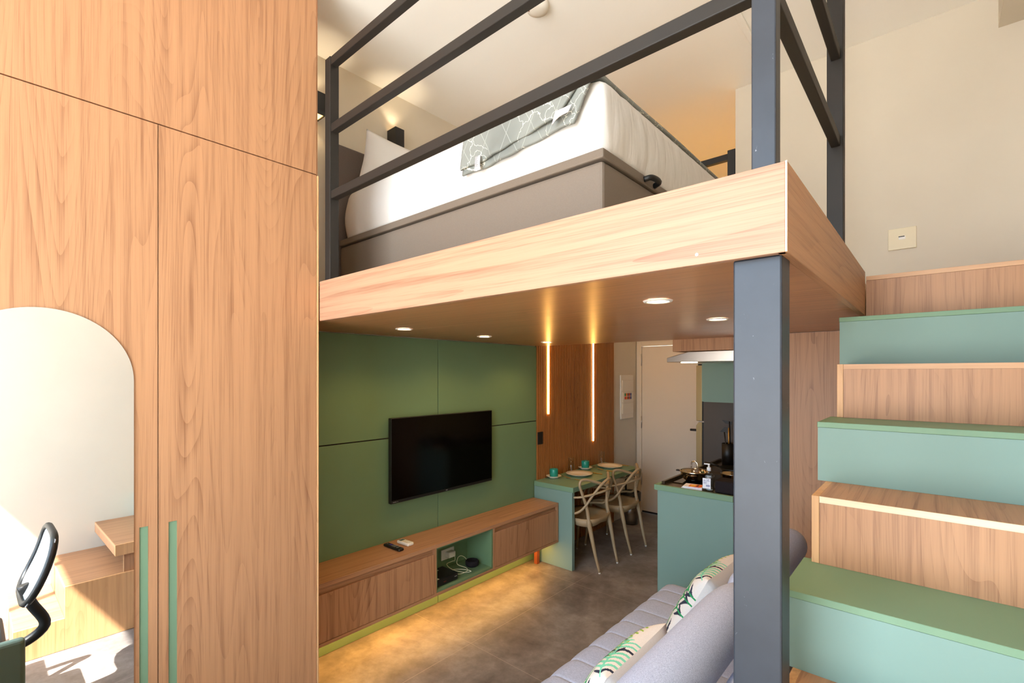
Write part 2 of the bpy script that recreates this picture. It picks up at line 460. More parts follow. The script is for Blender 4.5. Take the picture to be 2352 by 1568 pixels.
# ceiling beam and ceiling strip
struct(box(0.243, XR, -0.6, YB, 3.556, ZC).build('ceiling_beam', 'wall'), 'boxed beige beam under the ceiling at upper right', 'beam')
struct(MB().box(-0.835, -0.80, 1.0, 3.4, ZC - 0.02, ZC).build('trim_1', 'ceiling', bevel=0.006), 'white cable duct running along the ceiling', 'trim')

# green cladding behind the television: four sheets with narrow grooves
cl = thing('wall_cladding', 'sage green panelling with painted-in amber shade behind the television, four sheets', 'wall panel', (XL, 2.4, 0))
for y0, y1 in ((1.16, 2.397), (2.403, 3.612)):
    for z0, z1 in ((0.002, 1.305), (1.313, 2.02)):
        box(XL + 0.001, XL + 0.016, y0, y1, z0, z1).build('panel', 'green_shaded', cl, bevel=0.001, seg=1)
box(XL + 0.0005, XL + 0.004, 1.16, 3.612, 0.002, 2.02).build('backing', 'gap', cl)

# slatted wall
SLY0, SLY1 = 3.614, 5.088
sl = thing('slat_wall', 'brown vertical wooden slats behind the dining table', 'wall panel', (XL, 4.35, 0))
box(XL + 0.001, XL + 0.006, SLY0, SLY1, 0.002, 2.75).build('backing', 'slat_back', sl)
m = MB(); n = int((SLY1 - SLY0) / 0.0285)
for i in range(n):
    y = SLY0 + 0.004 + i * (SLY1 - SLY0) / n
    m.box(XL + 0.006, XL + 0.022, y, y + 0.0165, 0.002, 2.75)
m.build('slats', 'slat', sl)
for nm, y, z0, lab in (('led_strip', 3.788, 1.366, 'shorter glowing amber light strip on the slats, nearer the television'),
                       ('led_strip', 4.613, 1.015, 'longer glowing amber light strip on the slats, nearer the door')):
    tag(MB().box(XL + 0.0225, XL + 0.032, y - 0.008, y + 0.008, z0, 2.7).build(nm, 'strip'), lab, 'light strip', 'light strips on the slats')
tag(box(XL + 0.0225, XL + 0.03, 3.62, 3.70, 1.08, 1.20).build('wall_socket', 'black', bevel=0.003), 'black wall socket on the slats beside the green panel', 'socket')

# electrical panel
ep = thing('breaker_panel', 'white wall-mounted breaker panel left of the door', 'electrical panel', (XL + 0.01, 5.41, 1.2))
box(XL + 0.001, XL + 0.02, 5.255, 5.575, 1.205, 1.745).build('frame', 'white', ep, bevel=0.008)
for z0, z1 in ((1.27, 1.40), (1.41, 1.535), (1.545, 1.68)): box(XL + 0.0205, XL + 0.028, 5.285, 5.56, z0, z1).build('cover', 'white', ep, bevel=0.003)
st = MB(); cols = ['red', 'orange', 'brownp', 'red', 'bluep', 'leaf', 'orange', 'brownp', 'red', 'bluep']
for i in range(5):
    for j in range(2):
        st.mi = i + 5 * j
        st.box(XL + 0.0282, XL + 0.029, 5.33 + i * 0.036, 5.362 + i * 0.036, 1.445 + j * 0.04, 1.48 + j * 0.04)
st.build('sticker', cols, ep)

# wooden panelling of the back wall below the loft
tag(MB().box(XK + 0.002, FX, YB - 0.0205, YB - 0.0008, 0.002, 2.022).box(FX, XR - 0.002, YB - 0.0205, YB - 0.0008, 0.002, 1.994).build('wall_panel', 'wood_z'), 'oak wall panel below the loft behind the sofa', 'wall panel')

# ================================================================== LOFT
loft = thing('loft_platform', 'wooden sleeping loft deck carried by the steel post', 'loft', (-1.5, 2.4, ZU))
s_ = MB()
yb = [1.182, 1.773, 2.405, 3.05, 3.66]
for i in range(4):
    y0, y1 = yb[i] + 0.0012, yb[i + 1] - 0.0012
    if i < 3: s_.box(XL + 0.02, FX - 0.023, y0, y1, ZU, ZU + 0.018)
    else: s_.box(XL + 0.02, FX - 0.023, y0, YB - 0.003, ZU, ZU + 0.018).box(XL + 0.02, XK - 0.003, YB - 0.003, y1, ZU, ZU + 0.018)
s_.build('soffit', 'soffit', loft, bevel=0.0006, seg=1)
for y in yb[1:4]: box(XL + 0.03, FX - 0.03, y - 0.0011, y + 0.0011, ZU + 0.0002, ZU + 0.015).build('seam_strip', 'pale_edge', loft)
MB().box(XL + 0.02, FX - 0.023, 1.182, YB - 0.003, ZU + 0.02, ZT - 0.012).box(XL + 0.02, XK - 0.003, YB - 0.003, 3.66, ZU + 0.02, ZT - 0.012).build('deck', 'pale_edge', loft)
box(XW + 0.012, FX - 0.004, 1.158, 1.180, ZU - 0.004, ZT).build('front_fascia', 'wood_x', loft, bevel=0.0015)
box(FX - 0.021, FX, 1.162, 2.66, ZU - 0.004, ZT).build('side_fascia', 'wood_y', loft, bevel=0.0015)
MB().box(FX - 0.0038, FX, 1.1565, 1.1605, ZU - 0.004, ZT).build('corner_strip', 'pale_edge', loft)
MB().lathe((-0.43, 1.1575, 2.045), [(0, -0.001), (0.004, -0.001), (0.004, 0.0005)], 10, axis='y').build('screw', 'lamp_rim', loft)

# support post and railings
tag(box(-0.356, -0.254, 1.185, 1.262, 0.001, ZU - 0.002).build('support_post', 'post', bevel=0.004), 'thick scuffed anthracite steel post holding up the loft corner', 'post')
fr = thing('railing', 'dark steel railing of three rails along the loft front', 'railing', (-1.3, 1.2, ZT))
box(-2.288, -2.238, 1.186, 1.234, ZT - 0.01, 3.325).build('post', 'rail', fr, bevel=0.003)
box(-0.318, -0.267, 1.19, 1.232, ZT - 0.01, 3.7).build('post', 'post', fr, bevel=0.003)
for z in (2.622, 2.952, 3.283): box(-2.238, -0.318, 1.19, 1.226, z, z + 0.04).build('rail', 'rail', fr, bevel=0.003)
sr = thing('railing', 'dark steel railing along the stair side of the loft', 'railing', (-0.29, 1.7, ZT))
box(-0.316, -0.262, 2.19, 2.235, ZT - 0.01, 3.7).build('post', 'rail', sr, bevel=0.003)
for z in (2.622, 2.952, 3.283): box(-0.302, -0.272, 1.233, 2.19, z, z + 0.04).build('rail', 'rail', sr, bevel=0.003)
rr = thing('railing', 'low black railing at the rear edge of the loft behind the bed', 'railing', (-1.9, 3.6, ZT))
box(-1.106, -1.053, 3.555, 3.6, ZT - 0.01, 3.335).build('post', 'black', rr, bevel=0.003)
for z in (3.27, 2.9): box(-2.86, -1.106, 3.56, 3.595, z, z + 0.045).build('rail', 'black', rr, bevel=0.003)

# downlights under the loft
DL = [(-2.355, 1.712, 'round warm downlight in the loft underside, leftmost in the photo near the wardrobe'),
      (-2.40, 2.43, 'round warm downlight in the loft underside above the television'),
      (-2.434, 3.206, 'round warm downlight in the loft underside beside the shorter light strip'),
      (-0.757, 1.66, 'largest-looking round warm downlight, under the loft just left of the post'),
      (-0.79, 2.40, 'round warm downlight partly hidden behind the left edge of the steel post')]
for i, (x, y, lab) in enumerate(DL):
    if i == 0:
        d = d0 = thing('downlight', lab, 'ceiling lamp', (x, y, ZU), 'downlights under the loft')
        MB().lathe((x, y, ZU), [(0.037, -0.002), (0.040, -0.006), (0.050, -0.005), (0.053, -0.0005)], 32).build('rim', 'lamp_rim', d)
        MB().lathe((x, y, ZU), [(0, -0.003), (0.037, -0.003)], 32).build('lens', 'lamp', d)
    else:
        d = copy_tree(d0); d.location = (x, y, ZU); d['label'] = lab
    light('downlight_beam', 'SPOT', (x, y, ZU - 0.012), 8, WARM, spot_size=2.5, spot_blend=0.6, shadow_soft_size=0.035)

# ================================================================== WARDROBE
wd = thing('wardrobe', 'tall oak wardrobe with arched mirror and green grips', 'wardrobe', (-2.59, 0.2, 0))
WY0, WYE = -1.2, 1.152
XD = XW - 0.02
box(XL + 0.002, XD - 0.002, WY0, WYE - 0.004, 0.002, ZC - 0.002).build('carcass', 'gap', wd)
MB().box(XL + 0.002, XW + 0.006, WYE - 0.002, WYE + 0.005, 0.002, 2.738).build('end_panel', 'edge_z', wd, bevel=0.001)
MB().box(XL + 0.002, XW - 0.004, WYE - 0.003, WYE + 0.004, 2.744, ZC - 0.004).build('end_panel', 'wood_z', wd, bevel=0.001)
box(XD, XW, WY0, WYE - 0.004, 2.7455, ZC - 0.004).build('upper_door', 'wood_z', wd, bevel=0.001, seg=1)
def slot_door(y0, y1, sy0, sy1, sz):
    m = MB(); z0, z1 = 0.06, 2.7405
    m.box(XD, XW, y0, sy0, z0, z1).box(XD, XW, sy1, y1, z0, z1).box(XD, XW, sy0, sy1, sz, z1).box(XD, XW, sy0, sy1, z0, 0.4)
    d = m.build('door', 'wood_z', wd)
    MB().box(XD + 0.010, XD + 0.0165, sy0 + 0.0003, sy1 - 0.0003, 0.4, sz).build('grip_recess', 'green_edge', d)
    return d
dA = slot_door(-0.33, 0.5005, 0.4425, 0.4705, 1.168)
dB = slot_door(0.5035, WYE - 0.005, 0.5365, 0.5655, 1.168)
box(XD, XW, WY0, -0.333, 0.06, 2.7405).build('door', 'wood_z', wd)
R_, cy, ct = 0.2535, 0.1715, 1.7335
pts = [(XW + 0.001, cy + R_, 0.12)] + [(XW + 0.001, cy + R_ * math.cos(a), ct + R_ * math.sin(a)) for a in (PI * k / 48 for k in range(49))] + [(XW + 0.001, cy - R_, 0.12)]
MB().prism(pts, (0.004, 0, 0)).build('mirror', ['mirror'], dA)

# ================================================================== TV UNIT
CX0, CXF, CY0, CY1, CZ0, CZ1 = XL + 0.018, -2.575, 1.16, 3.562, 0.232, 0.588
tv = thing('media_console', 'long wall-hung oak media console under the television', 'cabinet', (-2.73, 2.36, 0.0))
box(CX0, CXF, CY0, CY1, CZ1 - 0.028, CZ1).build('top', 'wood_y', tv, bevel=0.0015)
box(CX0, CXF, CY0, CY1, CZ0, CZ0 + 0.018).build('bottom', 'wood_y', tv, bevel=0.001)
box(CX0, CXF, CY1 - 0.018, CY1, CZ0 + 0.018, CZ1 - 0.028).build('end_panel', 'wood_z', tv, bevel=0.001)
for y in (2.142, 2.706): box(CX0, CXF - 0.002, y - 0.018 if y < 2.5 else y, y if y < 2.5 else y + 0.018, CZ0 + 0.018, CZ1 - 0.028).build('divider', 'wood_z', tv)
box(CX0, CX0 + 0.006, CY0, CY1 - 0.02, CZ0 + 0.018, CZ1 - 0.028).build('back_board', 'wood_z', tv)
for y0, y1 in ((CY0, 2.138), (2.727, CY1 - 0.021)):
    box(CXF - 0.02, CXF - 0.003, y0, y1, CZ0 + 0.021, CZ1 - 0.066).build('drawer_front', 'wood_z', tv, bevel=0.001)
    box(CXF - 0.034, CXF - 0.024, y0, y1, CZ1 - 0.09, CZ1 - 0.0285).build('grip_channel', 'wood_y', tv)
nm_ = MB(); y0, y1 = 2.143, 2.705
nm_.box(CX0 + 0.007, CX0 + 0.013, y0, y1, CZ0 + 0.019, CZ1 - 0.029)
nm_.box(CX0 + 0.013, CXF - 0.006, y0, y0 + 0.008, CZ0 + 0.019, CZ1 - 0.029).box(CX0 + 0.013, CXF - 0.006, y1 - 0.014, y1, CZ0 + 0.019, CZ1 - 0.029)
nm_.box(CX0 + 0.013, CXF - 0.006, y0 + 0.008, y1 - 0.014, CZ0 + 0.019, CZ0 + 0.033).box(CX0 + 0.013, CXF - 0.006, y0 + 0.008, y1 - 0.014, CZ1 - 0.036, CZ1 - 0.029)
nm_.build('niche_lining', 'green_shaded', tv)
NZ = CZ0 + 0.034
box(-2.80, -2.765, 3.49, 3.525, 0.001, CZ0 - 0.001).build('leg', 'copper', tv)
box(-2.742, -2.73, CY0 + 0.02, CY1 - 0.05, CZ0 - 0.006, CZ0 - 0.0005).build('light_strip', 'strip', tv, )
light('console_glow', 'AREA', (-2.736, 2.36, CZ0 - 0.01), 6.5, (1.0, 0.49, 0.11), shape='RECTANGLE', size=0.02, size_y=2.3)

# things in the niche
sk = thing('socket_plate', 'white double socket plate inside the console niche', 'socket', (CX0 + 0.014, 2.48, 0.322))
box(CX0 + 0.0132, CX0 + 0.021, 2.415, 2.545, 0.322, 0.402).build('plate', 'pale_plastic', sk, bevel=0.003)
tag(box(CX0 + 0.0215, -2.80, 2.45, 2.518, 0.343, 0.386).build('charger', 'pale_plastic', bevel=0.006), 'white cube charger plugged into the niche socket', 'charger')
md = thing('modem', 'black flat modem box in the console niche', 'modem', (-2.68, 2.25, NZ))
box(-2.785, -2.61, 2.152, 2.372, NZ + 0.001, NZ + 0.052).build('case', 'black', md, bevel=0.008)
m = MB().box(-2.6095, -2.609, 2.335, 2.358, NZ + 0.028, NZ + 0.033); m.build('logo', 'grey', md)
m = MB()
for k in range(3): m.box(-2.6095, -2.609, 2.235 + k * 0.009, 2.238 + k * 0.009, NZ + 0.022, NZ + 0.026)
m.build('indicator_lights', 'red', md)
MB().box(-2.64, -2.615, 2.16, 2.20, NZ + 0.0522, NZ + 0.0527).build('sticker', 'pale_plastic', md)
pk = MB().lathe((-2.715, 2.612, NZ + 0.001), [(0, 0), (0.045, 0), (0.052, 0.008), (0.052, 0.036), (0.046, 0.042), (0.040, 0.041), (0.038, 0.033), (0, 0.032)], 32)
tag(pk.build('smart_speaker', 'puck'), 'small round charcoal speaker in the console niche', 'speaker')
c = [(-2.797, 2.505, 0.36), (-2.79, 2.50, 0.32), (-2.775, 2.46, NZ + 0.062), (-2.77, 2.40, NZ + 0.058), (-2.72, 2.41, NZ + 0.03), (-2.66, 2.47, NZ + 0.006), (-2.63, 2.52, NZ + 0.006), (-2.68, 2.50, NZ + 0.012), (-2.74, 2.44, NZ + 0.014),
     (-2.72, 2.40, NZ + 0.006), (-2.66, 2.43, NZ + 0.005), (-2.64, 2.49, NZ + 0.016), (-2.70, 2.53, NZ + 0.012), (-2.76, 2.50, NZ + 0.03), (-2.79, 2.53, NZ + 0.062), (-2.80, 2.57, NZ + 0.066), (-2.79, 2.60, NZ + 0.05), (-2.772, 2.61, NZ + 0.03)]
tag(MB().tube(spline(c, 6), 0.0022, 6).build('cable', 'cable'), 'tangled white cable between charger and round speaker', 'cable')
c = [(-2.745, 2.16, NZ + 0.085), (-2.73, 2.19, NZ + 0.088), (-2.715, 2.23, NZ + 0.078), (-2.70, 2.262, NZ + 0.072)]
tag(MB().tube(spline(c, 6), 0.003, 6).build('cable', 'pale_plastic'), 'short white plug cable lying on top of the modem', 'cable')

# remotes
rm = thing('remote_control', 'black remote control with purple button on the console', 'remote', (-2.732, 1.90, CZ1))
def oriented(bm_fn, loc, ang):
    m = MB(); bm_fn(m); m.xform(Matrix.Translation(loc) @ Matrix.Rotation(ang, 4, 'Z')); return m
rl = (-2.732, 1.90, CZ1 + 0.001)
oriented(lambda m: m.box(-0.022, 0.022, -0.088, 0.088, 0, 0.018), rl, PI / 2 + 0.03).build('case', 'black', rm, bevel=0.009, seg=3)
oriented(lambda m: m.box(-0.009, 0.009, 0.022, 0.040, 0.0182, 0.0195), rl, PI / 2 + 0.03).build('purple_button', 'purple', rm)
for q in [(x, y) for x in (-0.011, 0, 0.011) for y in (0.006, -0.008, -0.022, -0.05)] + [(0, 0.066)]:
    oriented(lambda m: m.box(q[0] - 0.003, q[0] + 0.003, q[1] - 0.003, q[1] + 0.003, 0.0182, 0.0195), rl, PI / 2 + 0.03).build('button', 'grey', rm)
rw = thing('remote_control', 'white air conditioner remote control on the console', 'remote', (-2.742, 2.002, CZ1))
rl = (-2.742, 2.002, CZ1 + 0.001)
oriented(lambda m: m.box(-0.026, 0.026, -0.06, 0.06, 0, 0.02), rl, PI / 2 + 0.06).build('case', 'pale_plastic', rw, bevel=0.006, seg=3)
oriented(lambda m: m.box(-0.018, 0.018, 0.024, 0.048, 0.0201, 0.021), rl, PI / 2 + 0.06).build('display', 'lcd', rw)
for q in [(x, y) for x in (-0.012, 0.012) for y in (0.005, -0.012, -0.03)]:
    oriented(lambda m: m.box(q[0] - 0.005, q[0] + 0.005, q[1] - 0.004, q[1] + 0.004, 0.0201, 0.021), rl, PI / 2 + 0.06).build('button', 'cream_plate', rw)

# television
t = thing('television', 'large flat black television on the green wall', 'television', (-2.85, 2.443, 0.86))
box(-2.852, -2.82, 1.94, 2.946, 0.858, 1.451).build('housing', 'black', t, bevel=0.003)
box(-2.8198, -2.8188, 1.945, 2.941, 0.88, 1.447).build('screen', 'screen', t)
box(XL + 0.0165, -2.853, 2.2, 2.7, 1.0, 1.3).build('wall_mount', 'black', t)
MB().box(-2.8196, -2.819, 2.435, 2.452, 0.866, 0.871).build('logo', 'grey', t)
MB().box(-2.8196, -2.819, 1.955, 1.985, 0.866, 0.870).box(-2.8196, -2.819, 1.992, 1.998, 0.866, 0.870).build('badge', 'grey', t)

# ================================================================== DINING
TBX, TY0, TY1, TZ = -2.42, 3.568, 4.86, 0.745
tb = thing('dining_table', 'sage green wall table with solid end panel', 'table', (-2.65, 4.2, 0))
tp = MB(); rc = 0.06
out = [(XL + 0.024, TY0), (TBX, TY0), (TBX, TY1 - rc)] + [(TBX - rc + rc * math.cos(a), TY1 - rc + rc * math.sin(a)) for a in (PI / 2 * k / 6 for k in range(1, 7))] + [(XL + 0.024, TY1)]
tp.prism([(x, y, TZ - 0.045) for x, y in out], (0, 0, 0.045)).build('tabletop', 'green_edge', tb, bevel=0.002)
box(XL + 0.024, TBX - 0.012, TY0 + 0.003, TY0 + 0.043, 0.001, TZ - 0.046).build('end_panel', 'green', tb, bevel=0.002)

def plate(name, c, r, lab, grp, cat):
    x, y = c; z = TZ + 0.001
    m = MB().lathe((x, y, z), [(0, 0.004), (r * 0.5, 0.004), (r * 0.58, 0.0), (r * 0.62, 0.004), (r * 0.70, 0.012), (r, 0.022), (r, 0.025), (r * 0.70, 0.0165), (r * 0.6, 0.010), (0, 0.008)], 48)
    return tag(m.build(name, 'plate'), lab, cat, grp)
plate('dinner_plate', (-2.675, 4.055), 0.132, 'cream dinner plate nearer the television, beside the first chair', 'dinner plates on the table', 'plate')
plate('dinner_plate', (-2.655, 4.62), 0.132, 'cream dinner plate at the door end of the table', 'dinner plates on the table', 'plate')
for (x, y), a in (((-2.795, 3.79), 'nearer the television'), ((-2.80, 4.36), 'between the two drinking glasses')):
    plate('saucer', (x, y), 0.074, 'cream saucer under the teal cup ' + a, 'saucers', 'saucer')
    z = TZ + 0.014
    m = MB().lathe((x, y, z), [(0, 0), (0.036, 0), (0.041, 0.006), (0.041, 0.072), (0.039, 0.075), (0.0365, 0.073), (0.0365, 0.010), (0, 0.009)], 32)
    tag(m.build('cup', 'teal'), 'teal glazed cup without handle on a saucer, ' + a, 'cup', 'teal cups')
for (x, y), a in (((-2.82, 4.125), 'behind the nearer dinner plate'), ((-2.805, 4.70), 'behind the farther dinner plate')):
    m = MB().lathe((x, y, TZ + 0.001), [(0, 0), (0.029, 0), (0.031, 0.004), (0.034, 0.15), (0.0325, 0.15), (0.0295, 0.012), (0, 0.010)], 32)
    tag(m.build('drinking_glass', 'glass'), 'tall clear drinking glass ' + a, 'glass', 'drinking glasses')
def cutlery(kind, loc, ang, lab, grp):
    z = TZ + 0.002
    o = thing(kind, lab, kind, (loc[0], loc[1], z), grp)
    oriented(lambda m: m.box(-0.005, 0.005, -0.10, 0.0, 0, 0.006), (loc[0], loc[1], z), ang).build('handle', 'brass', o, bevel=0.002)
    if kind == 'knife': oriented(lambda m: m.box(-0.008, 0.006, 0.0, 0.10, 0.001, 0.003), (loc[0], loc[1], z), ang).build('blade', 'chrome', o)
    elif kind == 'fork':
        oriented(lambda m: [m.box(-0.003, 0.003, 0.0, 0.05, 0.001, 0.003), m.box(-0.009, 0.009, 0.05, 0.06, 0.001, 0.003)] + [m.box(q - 0.0015, q + 0.0015, 0.06, 0.095, 0.001, 0.003) for q in (-0.0075, -0.0025, 0.0025, 0.0075)] and None, (loc[0], loc[1], z), ang).build('tines', 'chrome', o)
    else:
        m = MB(); m.box(-0.003, 0.003, 0, 0.06, 0.001, 0.003); m.lathe((0, 0.075, 0.001), [(0, 0), (0.016, 0.001), (0.018, 0.005), (0.016, 0.003), (0, 0.002)], 20)
        m.xform(Matrix.Translation((loc[0], loc[1], z)) @ Matrix.Rotation(ang, 4, 'Z')); m.build('bowl', 'chrome', o)
cutlery('knife', (-2.62, 4.235), PI / 2, 'golden-handled knife right of the nearer dinner plate', 'place setting cutlery')
cutlery('fork', (-2.60, 3.86), PI / 2, 'golden-handled fork left of the nearer dinner plate', 'place setting cutlery')
cutlery('spoon', (-2.75, 3.90), PI / 2 - 0.3, 'golden-handled spoon between the nearer cup and dinner plate', 'place setting cutlery')
cutlery('knife', (-2.63, 4.81), PI / 2, 'golden-handled knife right of the farther dinner plate', 'place setting cutlery')
cutlery('fork', (-2.58, 4.42), PI / 2 + 0.1, 'golden-handled fork beside the back of the nearer chair', 'place setting cutlery')
cutlery('spoon', (-2.72, 4.47), PI / 2 - 0.4, 'golden-handled spoon between the farther cup and dinner plate', 'place setting cutlery')

# chairs: front towards -x
def make_chair(xb, yc, lab):
    t = thing('dining_chair', lab, 'chair', (xb - 0.24, yc, 0), 'dining chairs')
    def P(u, w, z): return (xb - u, yc + w, z)
    for sg in (-1, 1):
        for q, rr_, (fu, fw_) in (([(0.0, 0.157, 0.012), (0.04, 0.164, 0.16), (0.076, 0.169, 0.32), (0.10, 0.171, 0.43), (0.108, 0.17, 0.48)], [0.0105, 0.014, 0.019, 0.021, 0.014], (0, 0.157)),
                                  ([(0.484, 0.215, 0.012), (0.468, 0.208, 0.2), (0.45, 0.20, 0.36), (0.43, 0.19, 0.44)], [0.010, 0.013, 0.016, 0.018], (0.484, 0.215))):
            p = spline([P(u, w_ * sg, z) for u, w_, z in q], 5)
            lg = MB().tube(p, lerp_list(rr_, len(p)), 12).build('leg', 'chair', t)
            MB().lathe(P(fu, fw_ * sg, 0.001), [(0, 0), (0.009, 0), (0.0105, 0.012), (0, 0.012)], 12).build('foot_tip', 'tip', lg)
    # seat: dished shell with a deep apron towards the back legs
    def seat_pt(a, r, low):
        cu, cw = 0.265, 0.0
        k = 3.4
        ca, sa = math.cos(a), math.sin(a)
        ru = 0.215 * (abs(ca) ** k + abs(sa) ** k) ** (-1 / k); rw = 0.232 * (abs(ca) ** k + abs(sa) ** k) ** (-1 / k)
        u = cu + ru * ca * r; w_ = rw * sa * r * (0.90 + 0.1 * (u / 0.48))
        z = 0.445 - 0.028 * (1 - r * r) + 0.018 * r ** 6 - 0.012 * max(0, ca) * r
        if low: z -= 0.022 + 0.034 * (1 - r) + (0.055 * (0.5 - 0.5 * ca) * r * (0.35 + 0.65 * abs(sa)) if ca < 0.2 else 0.0)
        return P(u, w_, z)
    na = 40
    m = MB()
    def ringf(u, v):
        if v <= 0.5: return seat_pt(2 * PI * u, max(0.001, v * 2), False)
        return seat_pt(2 * PI * u, max(0.001, (1 - v) * 2), True)
    m.grid(ringf, na, 16, closed_u=True)
    m.build('seat', 'chair', t, weld=True)
    # three interlaced back loops
    def loop(half, rad, nm):
        pts = half + [(u, -w_, z) for u, w_, z in reversed(half[:-1])]
        sp = spline([P(*q) for q in pts], 6)
        MB().tube(sp, lerp_list(rad + rad[::-1], len(sp)), 10).build(nm, 'chair', t)
    loop([(0.105, -0.170, 0.46), (0.118, -0.168, 0.53), (0.128, -0.188, 0.61), (0.142, -0.222, 0.70), (0.150, -0.243, 0.765), (0.145, -0.232, 0.806), (0.115, -0.19, 0.815), (0.06, -0.10, 0.785), (0.025, -0.04, 0.762), (0.018, 0, 0.757)], [0.017, 0.012, 0.013], 'back_loop')
    loop([(0.40, -0.215, 0.475), (0.28, -0.235, 0.50), (0.19, -0.225, 0.515), (0.13, -0.195, 0.57), (0.085, -0.155, 0.655), (0.04, -0.105, 0.74), (0.008, -0.05, 0.795), (-0.002, 0, 0.812)], [0.012, 0.011, 0.012], 'back_loop')
    loop([(0.42, -0.205, 0.47), (0.435, -0.235, 0.54), (0.40, -0.25, 0.62), (0.28, -0.252, 0.645), (0.18, -0.235, 0.655), (0.11, -0.19, 0.672), (0.055, -0.12, 0.69), (0.022, -0.06, 0.703), (0.014, 0, 0.708)], [0.012, 0.010, 0.011], 'back_loop')
    return t
ch1 = make_chair(-2.222, 3.845, 'taupe plastic chair with looped back, nearer the television')
ch2 = copy_tree(ch1); ch2.location.y += 0.585
ch2['label'] = 'taupe plastic chair with looped back, nearer the entrance door'

# waste bin behind the chairs
bn = thing('waste_bin', 'smoky waste bin with black rim behind the farther chair', 'bin', (-2.70, 5.18, 0))
MB().lathe((-2.70, 5.18, 0.002), [(0, 0), (0.085, 0), (0.105, 0.30), (0.103, 0.30), (0.083, 0.004), (0, 0.004)], 28).build('body', 'frost', bn)
MB().lathe((-2.70, 5.18, 0.002), [(0.107, 0.27), (0.116, 0.275), (0.118, 0.37), (0.10, 0.375), (0.098, 0.36), (0.104, 0.30)], 28).build('bag_rim', 'black', bn)
c = [(-2.70, 5.075, 0.36), (-2.70, 5.06, 0.47), (-2.70, 5.085, 0.555), (-2.70, 5.18, 0.575), (-2.70, 5.275, 0.555), (-2.70, 5.30, 0.47), (-2.70, 5.285, 0.36)]
MB().tube(spline(c, 6), 0.013, 8).build('hoop', 'black', bn)

# ================================================================== KITCHEN
KY0, KX0, KZ = 3.50, -1.615, 0.912
kc = thing('kitchen_counter', 'green kitchen counter with flat end panel behind the sofa', 'counter', (-1.33, 4.2, 0))
MB().box(KX0 + 0.012, XK - 0.002, KY0 + 0.008, KY0 + 0.028, 0.001, KZ - 0.042).build('end_panel', 'green', kc, bevel=0.0015)
box(KX0 + 0.02, XK - 0.002, KY0 + 0.029, 4.9, 0.09, KZ - 0.042).build('carcass', 'green', kc)
for y0 in (3.54, 4.0, 4.46): box(KX0 + 0.003, KX0 + 0.019, y0, y0 + 0.44, 0.1, KZ - 0.06).build('door', 'green', kc, bevel=0.001)
w = MB().box(KX0 - 0.012, XK - 0.002, KY0, KY0 + 0.028, KZ - 0.041, KZ).box(KX0 - 0.012, KX0 + 0.02, KY0 + 0.028, 4.9, KZ - 0.041, KZ)
w.build('edge_band', 'green_edge', kc, bevel=0.002)
box(KX0 + 0.0205, XK - 0.002, KY0 + 0.0285, 4.9, KZ - 0.041, KZ - 0.004).build('worktop', 'counter', kc)
box(KX0 + 0.021, KX0 + 0.045, 3.56, 4.88, KZ - 0.0035, KZ + 0.02).build('lip', 'counter', kc, bevel=0.003)
tag(box(-1.555, -1.15, 3.66, 4.16, KZ - 0.003, KZ + 0.003).build('cooktop', 'black_gloss', bevel=0.002), 'black glass cooktop set in the kitchen counter', 'cooktop')

pn = thing('saucepan', 'stainless pan with glass lid and curved handle on the counter', 'pan', (-1.43, 3.80, KZ + 0.004))
MB().lathe((-1.43, 3.80, KZ + 0.004), [(0, 0), (0.062, 0), (0.09, 0.022), (0.104, 0.06), (0.106, 0.075), (0.112, 0.077), (0.104, 0.073), (0.10, 0.06), (0.085, 0.024), (0.06, 0.004), (0, 0.004)], 40).build('body', 'chrome', pn)
MB().lathe((-1.43, 3.80, KZ + 0.083), [(0.108, -0.002), (0.110, 0.002), (0.09, 0.012), (0.05, 0.022), (0, 0.026)], 40).build('lid', 'glass', pn)
MB().lathe((-1.43, 3.80, KZ + 0.082), [(0.106, -0.003), (0.112, 0), (0.106, 0.003), (0.103, 0)], 40).build('lid_rim', 'chrome', pn)
MB().tube(spline([(-1.455, 3.80, KZ + 0.106), (-1.452, 3.80, KZ + 0.145), (-1.43, 3.80, KZ + 0.158), (-1.408, 3.80, KZ + 0.142), (-1.405, 3.80, KZ + 0.106)], 6), 0.006, 10).build('lid_handle', 'chrome', pn)
for x in (-1.575, -1.325): box(x, x + 0.04, 3.785, 3.815, KZ + 0.066, KZ + 0.078).build('side_handle', 'black', pn, bevel=0.004)

bt = thing('pump_bottle', 'clear pump bottle with white label on the counter', 'bottle', (-1.237, 3.565, KZ))
bx, by = -1.237, 3.565
rot = Matrix.Translation((bx, by, KZ - 0.003)) @ Matrix.Rotation(0.12, 4, 'Z')
def bottle_pt(u, v, sc=1.0):
    prof = [(0.0, 0.0), (0.95, 0.0), (1.0, 0.006), (1.0, 0.105), (0.93, 0.118), (0.36, 0.138), (0.32, 0.142), (0.32, 0.155)]
    t_ = v * (len(prof) - 1); k = min(int(t_), len(prof) - 2); r = prof[k][0] + (prof[k + 1][0] - prof[k][0]) * (t_ - k); z = prof[k][1] + (prof[k + 1][1] - prof[k][1]) * (t_ - k)
    a = 2 * PI * u; k2 = 4.0 if r > 0.5 else 2.0
    q = (abs(math.cos(a)) ** k2 + abs(math.sin(a)) ** k2) ** (-1 / k2)
    depth = 0.024 if r > 0.5 else 0.036
    return (0.038 * r * q * math.cos(a) * sc, depth * r * q * math.sin(a) * sc, z)
m = MB().grid(lambda u, v: bottle_pt(u, v), 40, 28, closed_u=True).xform(rot); m.build('body', 'clear', bt, weld=True)
m = MB().grid(lambda u, v: (lambda p: (p[0] * 0.93, p[1] * 0.9, 0.003 + p[2] * 0.72))(bottle_pt(u, v * 0.6)), 40, 20, closed_u=True).xform(rot); m.build('gel', 'gel', bt, weld=True)
